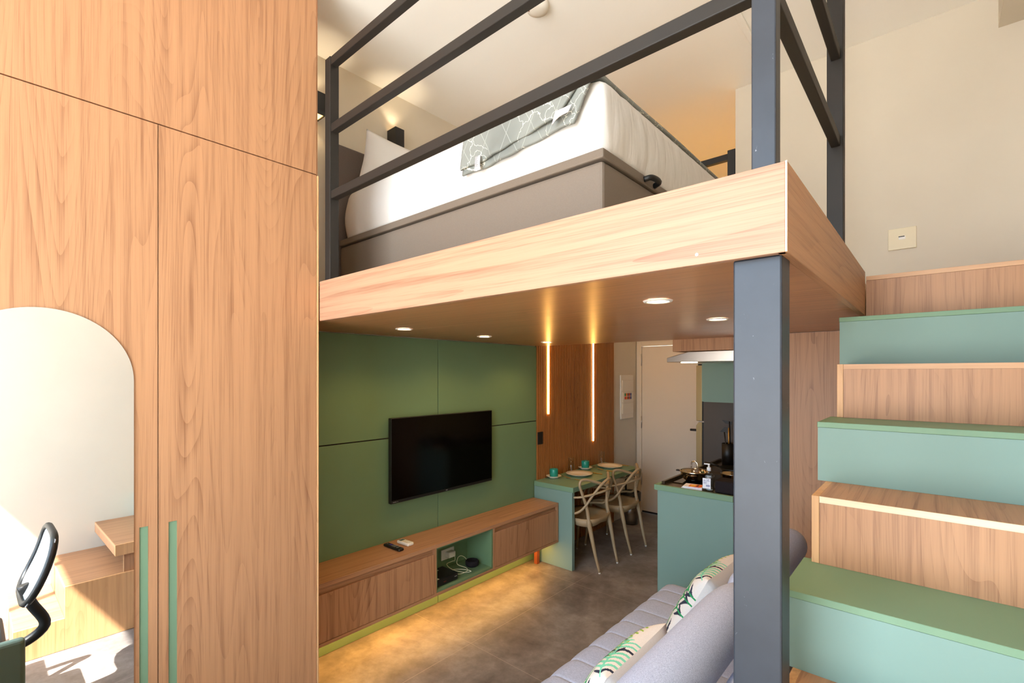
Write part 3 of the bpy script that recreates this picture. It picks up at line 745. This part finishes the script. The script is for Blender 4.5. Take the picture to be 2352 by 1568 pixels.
m = MB().box(-0.0375, 0.017, -0.0252, -0.0246, 0.022, 0.096).xform(rot); m.build('label', 'label', bt)
m = MB().box(-0.034, 0.012, -0.0258, -0.0253, 0.077, 0.079)
for q in (-0.026, -0.006, 0.0): m.box(q, q + 0.003, -0.0258, -0.0253, 0.079, 0.084)
m.box(-0.016, 0.010, -0.0258, -0.0253, 0.090, 0.0925)
for k in range(6): m.box(-0.014 + k * 0.0045, -0.0115 + k * 0.0045, -0.0258, -0.0253, 0.036, 0.05)
for k in range(4): m.box(-0.032, -0.012 + 0.006 * (k % 2), -0.0258, -0.0253, 0.056 + k * 0.0045, 0.0575 + k * 0.0045)
m.xform(rot); m.build('print', 'ink', bt)
m = MB().lathe((0, 0, 0.148), [(0, 0), (0.014, 0), (0.014, 0.024), (0.007, 0.025), (0.007, 0.042), (0.009, 0.043), (0.009, 0.050), (0, 0.051)], 24).box(-0.032, 0.0, -0.005, 0.005, 0.192, 0.199).xform(rot)
m.build('pump', 'label', bt)

mg = thing('leaflet', 'white folded leaflet with orange print beside the pump bottle', 'leaflet', (-1.36, 3.585, KZ))
mrot = Matrix.Translation((-1.357, 3.593, KZ - 0.003)) @ Matrix.Rotation(0.10, 4, 'Z')
for k in range(3): MB().box(-0.075 + 0.004 * k, 0.075 - 0.003 * k, -0.055, 0.055, 0.0005 + 0.006 * k, 0.005 + 0.006 * k).xform(mrot @ Matrix.Rotation(0.05 * (k - 1), 4, 'Z')).build('sheet', 'paper', mg)
m = MB(); zz = 0.0172
for mi, (x0, x1, y0, y1) in enumerate([(-0.03, 0.03, -0.05, 0.035), (-0.02, 0.02, -0.03, 0.02), (0.015, 0.06, -0.045, 0.045), (0.0, 0.05, -0.053, -0.035), (0.022, 0.036, -0.03, 0.04)]):
    m.mi = mi; m.box(x0, x1, y0, y1, zz, zz + 0.0004 + 0.0002 * mi)
m.xform(mrot @ Matrix.Rotation(0.05, 4, 'Z')); m.build('print', ['orange', 'yellow', 'orange', 'red', 'brownp'], mg)

tag(MB().box(-1.19, -1.06, 3.545, 3.70, KZ - 0.002, KZ + 0.085).build('storage_box', 'puck', bevel=0.012, seg=3), 'black box at the front of the counter beside the post', 'box')
pt = MB().lathe((-1.16, 3.85, KZ + 0.004), [(0, 0), (0.075, 0), (0.08, 0.005), (0.08, 0.085), (0.084, 0.087), (0.078, 0.087), (0.076, 0.006), (0, 0.005)], 36)
tag(pt.build('cooking_pot', 'chrome'), 'shiny steel pot on the cooktop partly behind the post', 'pot')
fp = thing('frying_pan', 'black frying pan farther back on the counter', 'pan', (-1.32, 4.35, KZ))
MB().lathe((-1.32, 4.40, KZ - 0.003), [(0, 0), (0.08, 0), (0.115, 0.035), (0.112, 0.036), (0.078, 0.004), (0, 0.004)], 36).build('body', 'black', fp)
MB().tube([(-1.44, 4.40, KZ + 0.03), (-1.50, 4.40, KZ + 0.045), (-1.56, 4.40, KZ + 0.05)], 0.009, 8).build('handle', 'black', fp)

ut = thing('utensil_holder', 'black holder with cooking utensils beside the post', 'utensil holder', (-1.465, 4.72, KZ))
ux, uy = -1.465, 4.72
MB().lathe((ux, uy, KZ - 0.003), [(0, 0), (0.05, 0), (0.052, 0.2), (0.048, 0.2), (0.046, 0.006), (0, 0.006)], 24).build('holder', 'black', ut)
m = MB().tube([(ux - 0.01, uy, KZ + 0.1), (ux - 0.03, uy, KZ + 0.3)], 0.006, 8)
m.prism([(ux - 0.07, uy, KZ + 0.30), (ux - 0.03, uy, KZ + 0.345), (ux + 0.02, uy, KZ + 0.345), (ux, uy, KZ + 0.29)], (0, 0.006, 0))
m.tube([(ux + 0.02, uy + 0.02, KZ + 0.1), (ux + 0.01, uy + 0.02, KZ + 0.40)], 0.006, 8)
m.prism([(ux - 0.06, uy + 0.02, KZ + 0.41), (ux + 0.03, uy + 0.02, KZ + 0.40), (ux + 0.03, uy + 0.02, KZ + 0.37), (ux - 0.03, uy + 0.02, KZ + 0.38)], (0, 0.006, 0))
m.build('utensils', 'black', ut)
MB().tube([(ux + 0.015, uy - 0.02, KZ + 0.15), (ux + 0.015, uy - 0.02, KZ + 0.345)], 0.006, 8).build('spoon_handle', 'brass', ut)

# range hood and cabinet above
HY0, HY1 = 3.75, 4.38
hd = thing('range_hood', 'stainless steel range hood above the counter', 'hood', (-1.34, 4.06, 1.85))
pr = [(-1.635, 1.853), (-1.635, 1.887), (-1.46, 1.932), (XK - 0.003, 1.935), (XK - 0.003, 1.853)]
MB().prism([(x, HY0, z) for x, z in pr], (0, HY1 - HY0, 0)).build('body', 'steel', hd, bevel=0.003)
box(-1.53, -1.42, HY0 + 0.03, HY0 + 0.09, 1.846, 1.8525).build('lamp', 'hoodlamp', hd)
light('hood_light', 'SPOT', (-1.48, HY0 + 0.06, 1.84), 8, WARM, spot_size=2.4, spot_blend=0.7, shadow_soft_size=0.04)
tag(box(-1.586, XK - 0.003, HY0 + 0.0, 4.55, 1.937, 2.22).build('wall_cabinet', 'wood_z', bevel=0.002), 'oak wall cabinet above the range hood', 'cabinet')
gc = thing('wall_cabinet', 'olive green wall cabinet beside the fridge', 'cabinet', (-1.35, 4.78, 1.495))
box(-1.645, XK - 0.003, 4.60, 4.96, 1.495, 2.22).build('body', 'green', gc, bevel=0.001)
for y0 in (4.605, 4.785): box(-1.663, -1.646, y0, y0 + 0.172, 1.497, 2.218).build('door', 'green', gc, bevel=0.001)

fg = thing('refrigerator', 'tall refrigerator seen edge-on beside the entrance door', 'fridge', (-1.45, 5.3, 0))
box(-1.785, XK - 0.01, 4.99, 5.62, 0.03, 1.84).build('body', 'fridge_side', fg, bevel=0.004)
box(-1.80, -1.787, 5.0, 5.61, 0.05, 1.83).build('gasket', 'black', fg)
MB().prism([(-1.86, 4.99, 0.05), (-1.86, 4.99, 1.225), (-1.835, 4.99, 1.262), (-1.801, 4.99, 1.262), (-1.801, 4.99, 0.05)], (0, 0.63, 0)).build('lower_door', 'fridge_door', fg, bevel=0.002)
MB().box(-1.86, -1.801, 4.99, 5.62, 1.275, 1.845).build('freezer_door', 'fridge_door', fg, bevel=0.004)
box(-1.835, -1.78, 4.99, 5.05, 1.2625, 1.2745).build('hinge_plate', 'steel', fg)
box(-1.845, -1.80, 5.0, 5.05, 1.8455, 1.862).build('top_hinge', 'black', fg)

# ================================================================== SOFA
sf = thing('sofa', 'long grey channel-quilted sofa bed beside the stairs', 'sofa', (-0.9, 2.0, 0))
SX0, SX1, SY0, SYE, SZ = -1.365, -0.52, 1.0, 3.10, 0.39
seams = [1.0, 1.13, 1.29, 1.455, 1.62, 1.783, 1.949, 2.109, 2.272, 2.432, 2.596, 2.775, 2.941, 3.10]
def scal(y):
    for a, b in zip(seams, seams[1:]):
        if a <= y <= b + 1e-6:
            t_ = (y - a) / (b - a); return (max(0.0, 4 * t_ * (1 - t_))) ** 0.22
    return 0.0
def endr(y): # rounding at the far end
    return max(0.0, 1 - max(0.0, (y - (SYE - 0.07)) / 0.07) ** 2) ** 0.5 if y > SYE - 0.07 else 1.0
ys = []
for a, b in zip(seams, seams[1:]): ys += [a + (b - a) * (0.5 - 0.5 * math.cos(PI * k / 10)) for k in range(10)]
ys.append(SYE)
def seat_prof(y):
    s = scal(y); e = endr(y)
    f_ = SX0 + 0.014 * (1 - s); zt = SZ - 0.0055 * (1 - s) - 0.05 * (1 - e)
    r = 0.085
    pts = [(SX1, 0.13), (SX1, zt)]
    for k in range(6): pts.append((SX1 + (f_ + r - SX1) * (k + 1) / 6, zt))
    for k in range(1, 9):
        a = PI / 2 * k / 8; pts.append((f_ + r - r * math.sin(a), zt - r + r * math.cos(a)))
    pts += [(f_ + 0.002, 0.20), (f_ + 0.02, 0.14), (f_ + 0.06, 0.13)]
    return pts
m = MB(); rings = []
for y in ys:
    rings.append([m.bm.verts.new((x, y, z)) for x, z in seat_prof(y)])
for A, B in zip(rings, rings[1:]):
    n_ = len(A)
    for k in range(n_): m._f([A[k], A[(k + 1) % n_], B[(k + 1) % n_], B[k]], True)
m._f(rings[0]); m._f(rings[-1][::-1])
m.build('seat', 'sofa_seat', sf)
box(SX0 + 0.06, SX1, SY0 + 0.05, SYE - 0.06, 0.05, 0.129).build('base', 'black', sf)
for x in (SX0 + 0.1, SX1 - 0.08):
    for y in (1.1, 3.0): MB().lathe((x, y, 0.001), [(0, 0), (0.02, 0), (0.025, 0.048), (0, 0.048)], 14).build('leg', 'black', sf)
m = MB().prism([(SX1 - 0.0, 1.0, 0.30), (SX1 + 0.012, 1.0, 0.78), (SX1 + 0.10, 1.0, 0.78), (SX1 + 0.10, 1.0, 0.10), (SX1 + 0.002, 1.0, 0.10)], (0, 2.1, 0))
m.build('backrest', 'sofa', sf, bevel=0.02, seg=3)
def roll(y0, y1, x, z, r, cap, nm):
    n_ = 36; pts = []; rad = []
    for i in range(n_ + 1):
        t_ = i / n_; y = y0 + (y1 - y0) * (0.5 - 0.5 * math.cos(PI * t_))
        e = min(y - y0, y1 - y) / cap
        k = 1.0 if e > 1 else (1 - (1 - e) ** 2.6) ** 0.5 * 0.62 + 0.38
        pts.append((x, y, z)); rad.append(r * k)
    MB().tube(pts, rad, 28).build(nm, 'sofa', sf)
roll(0.98, 2.13, -0.599, 0.838, 0.094, 0.30, 'back_roll')
roll(2.135, 3.04, -0.60, 0.832, 0.088, 0.12, 'back_roll')

# leaf-print cushions
def frond(px, py, fr):
    """which print colour at (px, py)?"""
    for (ox, oy, ang, ln, wd_, mi, dense) in fr:
        ca, sa = math.cos(ang), math.sin(ang); dx, dy = px - ox, py - oy
        t_ = dx * ca + dy * sa; s_ = -dx * sa + dy * ca
        if -0.05 < t_ < ln + 0.1:
            w_ = wd_ * max(0.0, math.sin(PI * min(1, max(0.0, (t_ + 0.08) / (ln + 0.16))))) ** 0.6
            if abs(s_) < 0.018 and t_ < ln: return mi
            if abs(s_) < w_:
                q = (t_ - abs(s_) * 0.75) * dense
                if (q % 1.0) < 0.62 - 0.35 * abs(s_) / (w_ + 1e-6): return mi if (int(q) % 5) else 2
    return 0
FR = [(0.42, -1.0, 1.5, 2.0, 0.36, 1, 7.5), (0.88, -0.9, 1.6, 1.1, 0.26, 4, 8.0), (0.75, 1.0, -1.7, 0.9, 0.24, 3, 8.0), (-0.1, -1.0, 1.6, 1.8, 0.30, 1, 7.0), (0.1, 0.9, -1.2, 0.8, 0.2, 2, 8.0), (-0.75, -0.95, 1.05, 1.7, 0.42, 1, 7.0), (0.25, -1.0, 1.75, 1.6, 0.38, 1, 7.0), (0.85, -0.4, 2.1, 1.4, 0.34, 3, 6.0), (-0.95, 0.1, 0.7, 1.1, 0.3, 4, 6.5), (0.2, 0.25, 0.8, 0.9, 0.26, 2, 6.0), (-0.2, -0.6, 2.6, 0.8, 0.25, 3, 6.0)]
def cushion(loc, tilt, yaw, lab, w_=0.42, th=0.15):
    m = MB()
    def pt(sgn):
        def f_(u, v):
            a, b = u * 2 - 1, v * 2 - 1
            e = max(0.0, (1 - a ** 4) * (1 - b ** 4)) ** 0.5
            pin = 1 - 0.07 * (1 - (1 - abs(b)) ** 1.0) * 0 - 0.06 * (1 - a * a) * (abs(b) ** 3)
            pin2 = 1 - 0.06 * (1 - b * b) * (abs(a) ** 3)
            return (a * w_ / 2 * pin2, b * w_ / 2 * pin, sgn * th / 2 * e)
        return f_
    m.grid(pt(1), 150, 150, mfn=lambda u, v: frond(u * 2 - 1, v * 2 - 1, FR))
    m.grid(pt(-1), 24, 24)
    # local z = printed face; stand it up: face towards -x, leaning back towards +x
    mat = Matrix.Translation(loc) @ Matrix.Rotation(yaw, 4, 'Z') @ Matrix.Rotation(-(PI / 2 - tilt), 4, 'Y')
    m.xform(mat)
    o = m.build('cushion', ['cloth', 'leaf', 'leaf_dark', 'leaf_lime', 'leaf_mint'], weld=False)
    return tag(o, lab, 'cushion', 'leaf print cushions')
cushion((-0.885, 1.555, 0.605), 0.50, 0.0, 'leaf-print cushion at the near end of the sofa, lower in the photo', 0.45, 0.15)
cushion((-0.885, 2.49, 0.608), 0.49, -0.04, 'leaf-print cushion farther along the sofa, beside the green counter', 0.46, 0.16)

# ================================================================== STAIRS
stx = thing('staircase', 'box staircase of alternating green and oak steps up to the loft', 'stairs', (0.03, 1.4, 0))
tops = [0.1995 * k for k in range(1, 11)]
fy = [0.19, 0.42, 0.67, 0.92, 1.17, 1.42, 1.675, 1.925, 2.17, 2.42, 2.66]
SXG, SXW = -0.305, -0.28
for k in range(10):
    z1 = tops[k]; z0 = z1 - 0.1995; y0, y1 = fy[k], fy[k + 1]
    green = k in (3, 5, 7, 9)
    x0 = SXG if green else SXW
    if k < 2: x0 = -0.42
    if k == 2: x0 = -0.425
    if k < 2: z0 = 0.001
    yb_ = y1 + 0.002 if k >= 2 else (0.4195 if k == 0 else 0.9)
    if k == 2: z0 = z1 - 0.075; yb_ = 0.93
    if k >= 3: yb_ = y1 + 0.03
    if k == 9: yb_ = 2.64
    zt = 0.019
    if green:
        s_ = box(x0 + 0.0015, XR - 0.002, y0 + 0.0015, yb_, z0 + 0.0005, z1 - zt).build('step', 'green', stx)
        box(x0, XR - 0.002, y0, yb_, z1 - zt + 0.0005, z1).build('tread', 'green_edge', s_, bevel=0.0012, seg=1)
    else:
        s_ = box(x0 + 0.02, XR - 0.002, y0 + 0.0006, yb_, z0 + 0.0005, z1 - zt).build('step', 'wood_z', stx)
        box(x0 + 0.02, XR - 0.002, y0, y0 + 0.004, z1 - zt + 0.0004, z1 - 0.0004).build('nosing', 'edge' if k != 6 else 'pale_edge', s_)
        box(x0 + 0.0195, XR - 0.002, y0 + 0.004, yb_, z1 - zt + 0.0004, z1).build('tread', 'wood_y', s_)
        box(x0, x0 + 0.0194, y0, yb_, z0 + 0.0005, z1).build('end_panel', 'edge_z', s_, bevel=0.001)
box(-0.402, -0.386, 0.72, 0.92, 0.001, 0.52).build('support_panel', 'wood_z', stx)
lz = box(FX + 0.003, XR - 0.002, 2.664, YB - 0.002, 1.997, 2.175).build('landing', 'wood_z', stx)
box(FX + 0.003, XR - 0.002, 2.662, YB - 0.002, 2.1755, 2.195).build('tread', 'edge', lz, bevel=0.001)

# ================================================================== LOFT THINGS
bd = thing('bed', 'double bed with taupe storage base and white sheet in the loft', 'bed', (-1.86, 2.25, ZT))
BX0, BX1, BY0, BY1 = -2.80, -0.922, 1.552, 2.95
box(BX0, BX1, BY0, BY1, ZT + 0.001, 2.548).build('storage_base', 'bedbase', bd, bevel=0.012)
box(BX0 + 0.01, BX1 - 0.03, BY0 + 0.03, BY1 - 0.01, 2.5485, 2.556).build('gap', 'black', bd)
box(BX0, BX1 + 0.006, BY0 - 0.006, BY1, 2.556, 2.592).build('lid', 'bedbase', bd, bevel=0.006)
MZ0, MZ1 = 2.594, 2.885
def rbox(x0, x1, y0, y1, z0, z1, r, puff=0.0, wr=0.0, nx=60, nz=14):
    """rounded soft box: side skirt + top as one closed surface"""
    m = MB()
    hx, hy = (x1 - x0) / 2, (y1 - y0) / 2; cx, cy_ = (x0 + x1) / 2, (y0 + y1) / 2
    per = 140
    def f_(u, v):
        a = u * 4; side = int(a) % 4; t_ = (a - int(a)) * 2 - 1
        if side == 0: X, Y = t_, -1
        elif side == 1: X, Y = 1, t_
        elif side == 2: X, Y = -t_, 1
        else: X, Y = -1, -t_
        h = z1 - z0
        if v < 0.08: k = v / 0.08; ins = 0.01 + (1 - k) * 0.2; z = z0
        elif v < 0.55:
            k = (v - 0.08) / 0.47; z = z0 + (h - r) * k; ins = 0.01 * (1 - math.sin(PI * k)) - 0.004 * math.sin(PI * k)
        elif v < 0.75:
            k = (v - 0.55) / 0.2; z = z1 - r + r * math.sin(PI / 2 * k); ins = 0.01 + r * (1 - math.cos(PI / 2 * k))
        else:
            k = (v - 0.75) / 0.25; ins = 0.01 + r + k * (min(hx, hy) - r - 0.011); z = z1 + puff * math.sin(PI / 2 * k)
        ix = max(hx - ins, 0.001); iy = max(hy - ins, 0.001)
        rc = 0.05
        px, py = X * ix, Y * iy
        qx, qy = abs(px) - (ix - rc), abs(py) - (iy - rc)
        if qx > 0 and qy > 0 and ix > rc and iy > rc:
            L = math.hypot(qx, qy); sc_ = min(1.0, rc / L)
            px = math.copysign(ix - rc + qx * sc_, px); py = math.copysign(iy - rc + qy * sc_, py)
        if wr and 0.05 < v < 0.75:
            s = (px * 1.0 + py * 1.0)
            near = math.exp(-(((cx + px) - x1) / 0.25) ** 2) * math.exp(-((cy_ + py - y0) / 0.25) ** 2)
            w_ = wr * (0.3 + 1.6 * near) * (math.sin(s * 61 + v * 5) + math.sin(s * 37 - v * 9) * 0.7) * (1 - v)
            if abs(Y) == 1 and abs(X) < 1: py += w_ * (-1 if Y > 0 else 1)
            elif abs(X) == 1: px += -w_ * X
        return (cx + px, cy_ + py, z)
    m.grid(f_, per, 40, closed_u=True)
    return m
rbox(BX0 + 0.02, BX1 - 0.002, BY0 + 0.004, BY1 - 0.004, MZ0, MZ1, 0.045, 0.012, wr=0.004).build('mattress', 'sheet', bd, weld=True)
box(XL + 0.003, XL + 0.08, 1.50, 3.02, ZT + 0.001, 3.2).build('headboard', 'headboard', bd, bevel=0.012, seg=3)
MB().tube(spline([(BX1 + 0.008, 1.87, 2.57), (BX1 + 0.035, 1.885, 2.575), (BX1 + 0.038, 1.95, 2.575), (BX1 + 0.008, 1.97, 2.57)], 5), 0.012, 8).build('pull_handle', 'black', bd)

def pillow(loc, w_, d_, th, mat, lab, grp):
    m = MB()
    def pt(sgn):
        def f_(u, v):
            a, b = u * 2 - 1, v * 2 - 1
            e = max(0.0, (1 - abs(a) ** 3) * (1 - abs(b) ** 3)) ** 0.55
            return (a * w_ / 2 * (1 - 0.08 * (1 - b * b)) , b * d_ / 2 * (1 - 0.08 * (1 - a * a)), sgn * th / 2 * e + 0.006 * math.sin(9 * a + 4 * b) * e)
        return f_
    m.grid(pt(1), 30, 30); m.grid(pt(-1), 30, 30)
    m.xform(Matrix.Translation(loc) @ mat)
    return tag(m.build('pillow', 'sheet', weld=True), lab, 'pillow', grp)
lean = Matrix.Rotation(-1.15, 4, 'Y')
pillow((-2.68, 1.90, 3.055), 0.42, 0.58, 0.17, lean, 'white pillow leaning on the grey headboard, near side of the bed', 'bed pillows')
pillow((-2.68, 2.58, 3.055), 0.42, 0.58, 0.17, lean, 'white pillow leaning on the grey headboard, far side of the bed', 'bed pillows')

# folded blanket across the foot of the bed
bl = thing('blanket', 'grey quilted blanket with white veins draped over the foot of the bed', 'blanket', (-1.3, 1.55, MZ1))
YF_ = BY0 - 0.012
def drape(off, zl, zr, xl0, xl1, xr0, xr1, waves=0.0025):
    def f_(u, v):
        zt = MZ1 + 0.016 + off
        zb = zl + (zr - zl) * u + 0.005 * math.sin(u * 9 + 1) + 0.002 * math.sin(u * 23)
        if v < 0.4:                                   # on top of the bed, far edge to near edge
            k = v / 0.4; y = (BY1 - 0.03) + ((YF_ + 0.03) - (BY1 - 0.03)) * k; z = zt + 0.003 * math.sin(u * 17 + k * 8); kk = 0
        elif v < 0.5:
            k = (v - 0.4) / 0.1; a = PI / 2 * k; y = YF_ + 0.03 - (0.032 + off) * math.sin(a); z = zt - 0.032 + 0.032 * math.cos(a); kk = 0
        else:
            kk = (v - 0.5) / 0.5; z = zt - 0.032 + (zb - (zt - 0.032)) * kk; y = YF_ - 0.004 - off - waves * (1 + 2 * kk) * (math.sin(u * 13 + 2) + 0.3 * math.sin(u * 31 + kk * 3)) * kk ** 0.5 - 0.003 * kk
        x0 = xl0 + (xl1 - xl0) * kk; x1 = xr0 + (xr1 - xr0) * kk
        return (x0 + (x1 - x0) * u, y, z)
    return f_
MB().grid(drape(0.0, 2.672, 2.715, -1.62, -1.648, -0.955, -1.03), 60, 60).build('under_layer', 'quilt', bl, solid=0.012)
MB().grid(drape(0.016, 2.692, 2.752, -1.62, -1.645, -0.97, -1.10), 60, 60).build('upper_layer', 'quilt', bl, solid=0.012)
MB().grid(lambda u, v: (-1.115 + 0.075 * u + 0.02 * v, YF_ - 0.040 - 0.012 * math.sin(PI * u) * (1 - v) - 0.004 * v, 2.722 + 0.022 * u + 0.042 * v * (1 - 0.5 * u)), 10, 8).build('turned_corner', 'paper', bl, solid=0.004)
m = MB().grid(lambda u, v: (-1.545 + 0.032 * u + 0.004 * math.sin(v * 5), YF_ - 0.034 - 0.006 * math.sin(v * 4), 2.728 - 0.062 * v), 4, 10); m.build('care_tag', 'paper', bl, solid=0.0012)
m = MB()
for k in range(8): m.box(-1.54, -1.519 - 0.004 * (k % 3), YF_ - 0.0425, YF_ - 0.0418, 2.72 - k * 0.006, 2.7222 - k * 0.006)
m.build('tag_print', 'grey', bl)

# sconces
def sconce(y, lab):
    s = thing('wall_sconce', lab, 'wall lamp', (XL + 0.05, y, 3.32), 'bedside wall lamps')
    m = MB(); x0, x1, y0, y1, z0, z1 = XL + 0.001, XL + 0.10, y - 0.036, y + 0.036, 3.325, 3.46; t_ = 0.006
    m.box(x0, x0 + 0.012, y0, y1, z0, z1).box(x1 - t_, x1, y0, y1, z0, z1).box(x0 + 0.012, x1 - t_, y0, y0 + t_, z0, z1).box(x0 + 0.012, x1 - t_, y1 - t_, y1, z0, z1).box(x0 + 0.012, x1 - t_, y0 + t_, y1 - t_, z0 + 0.03, z1 - 0.03)
    m.build('housing', 'black', s)
    MB().box(x0 + 0.014, x1 - t_ - 0.002, y0 + t_ + 0.001, y1 - t_ - 0.001, z0 + 0.006, z0 + 0.012).box(x0 + 0.014, x1 - t_ - 0.002, y0 + t_ + 0.001, y1 - t_ - 0.001, z1 - 0.012, z1 - 0.006).build('lens', 'sconce_lens', s)
    light('sconce_up', 'SPOT', (XL + 0.055, y, z1 + 0.002), 1.3, (1.0, 0.82, 0.56), rot=(PI, 0, 0), spot_size=1.6, spot_blend=0.5, shadow_soft_size=0.02)
    light('sconce_down', 'SPOT', (XL + 0.055, y, z0 - 0.002), 0.9, (1.0, 0.76, 0.45), spot_size=1.6, spot_blend=0.5, shadow_soft_size=0.02)
sconce(1.412, 'black up-down wall lamp partly hidden behind the wardrobe edge')
sconce(1.99, 'black up-down wall lamp above the white pillow')

# smoke detector
sm = thing('smoke_detector', 'round white detector on the ceiling above the bed', 'detector', (-1.605, 2.03, ZC))
MB().lathe((-1.605, 2.03, ZC), [(0.062, -0.0005), (0.062, -0.012), (0.056, -0.03), (0.03, -0.038), (0, -0.039)], 36).build('cover', 'white', sm)
MB().lathe((-1.64, 2.0, ZC - 0.033), [(0, -0.003), (0.003, -0.003), (0.003, 0.004)], 8).build('indicator', 'copper', sm)

# outlet by the stairs
ol = thing('wall_outlet', 'cream wall plate with data port on the beige wall by the stairs', 'wall plate', (-0.146, YB, 2.47))
box(-0.209, -0.083, YB - 0.010, YB - 0.0005, 2.473, 2.594).build('plate', 'cream_plate', ol, bevel=0.002)
oriented(lambda m: m.box(-0.014, 0.016, -0.0006, 0.0, -0.004, 0.014), (-0.147, YB - 0.0102, 2.532), 0).build('port', 'lamp_rim', ol)
oriented(lambda m: m.box(-0.015, 0.012, -0.0006, 0.0, 0.010, 0.015), (-0.147, YB - 0.0108, 2.532), 0).build('port_slot', 'black', ol)

# ================================================================== SEEN IN THE MIRROR: desk and office chair
dk = thing('desk', 'sage green desk by the window, reflected in the mirror', 'desk', (-1.5, -0.4, 0))
box(-1.94, -1.90, -0.85, 0.155, 0.001, 0.735).build('side_panel', 'green', dk, bevel=0.015, seg=3)
box(-1.94, -0.75, -0.85, -0.20, 0.737, 0.775).build('desktop', 'green', dk, bevel=0.004)
box(-0.79, -0.75, -0.85, -0.20, 0.001, 0.735).build('side_panel', 'green', dk, bevel=0.004)
oc = thing('office_chair', 'office chair with pale mesh back, reflected in the mirror', 'chair', (-1.15, 0.0, 0))
ox = -1.15
def bk(s, t_): # back frame: s sideways, t up
    return (ox + 0.21 * s, 0.185 + 0.11 * t_ + 0.015 * math.sin(PI * t_), 0.64 + 0.315 * t_)
ring = []
for k in range(40):
    a = 2 * PI * k / 40; q = (abs(math.cos(a)) ** 4 + abs(math.sin(a)) ** 4) ** -0.25
    ring.append(bk(q * math.cos(a), 0.5 + 0.5 * q * math.sin(a)))
MB().tube(ring, 0.016, 10, closed=True).build('back_frame', 'black', oc)
MB().grid(lambda u, v: bk((u * 2 - 1) * 0.93, 0.03 + 0.94 * v), 8, 8).build('back_mesh', 'mesh', oc, solid=0.004)
MB().tube(spline([(ox, 0.19, 0.70), (ox, 0.22, 0.60), (ox, 0.27, 0.47), (ox, 0.16, 0.40), (ox, -0.03, 0.42)], 6), 0.024, 10).build('spine', 'black', oc)
box(ox - 0.24, ox + 0.24, -0.30, 0.13, 0.44, 0.50).build('seat', 'black', oc, bevel=0.028, seg=3)
for sg in (-1, 1):
    MB().tube(spline([(ox + 0.25 * sg, 0.02, 0.46), (ox + 0.285 * sg, 0.06, 0.56), (ox + 0.285 * sg, 0.05, 0.66), (ox + 0.285 * sg, -0.12, 0.67), (ox + 0.285 * sg, -0.16, 0.60), (ox + 0.27 * sg, -0.08, 0.47)], 6), 0.02, 10).build('armrest', 'black', oc)
MB().lathe((ox, -0.05, 0.06), [(0, 0), (0.035, 0), (0.03, 0.2), (0.022, 0.21), (0.022, 0.38), (0, 0.38)], 16).build('gas_lift', 'black', oc)
for k in range(5):
    a = 2 * PI * k / 5 + 0.3
    MB().tube([(ox, -0.05, 0.10), (ox + 0.26 * math.cos(a), -0.05 + 0.26 * math.sin(a), 0.065)], [0.025, 0.014], 8).build('base_arm', 'black', oc)
    x, y = ox + 0.26 * math.cos(a), -0.05 + 0.26 * math.sin(a)
    MB().lathe((x, y - 0.01, 0.027), [(0, 0), (0.025, 0), (0.025, 0.02), (0, 0.02)], 14, axis='y').build('caster', 'black', oc)

# added unseen uplight above the kitchen cabinet, tints the far ceiling orange
cv = tag(box(-1.56, -1.53, 3.85, 4.5, 2.2205, 2.23).build('added_uplight_strip', 'strip'), 'added unseen warm strip on top of the oak wall cabinet', 'light strip')
light('added_uplight', 'AREA', (-1.45, 4.4, 2.26), 5, AMBER, rot=(PI, 0, 0), shape='RECTANGLE', size=0.4, size_y=1.0)
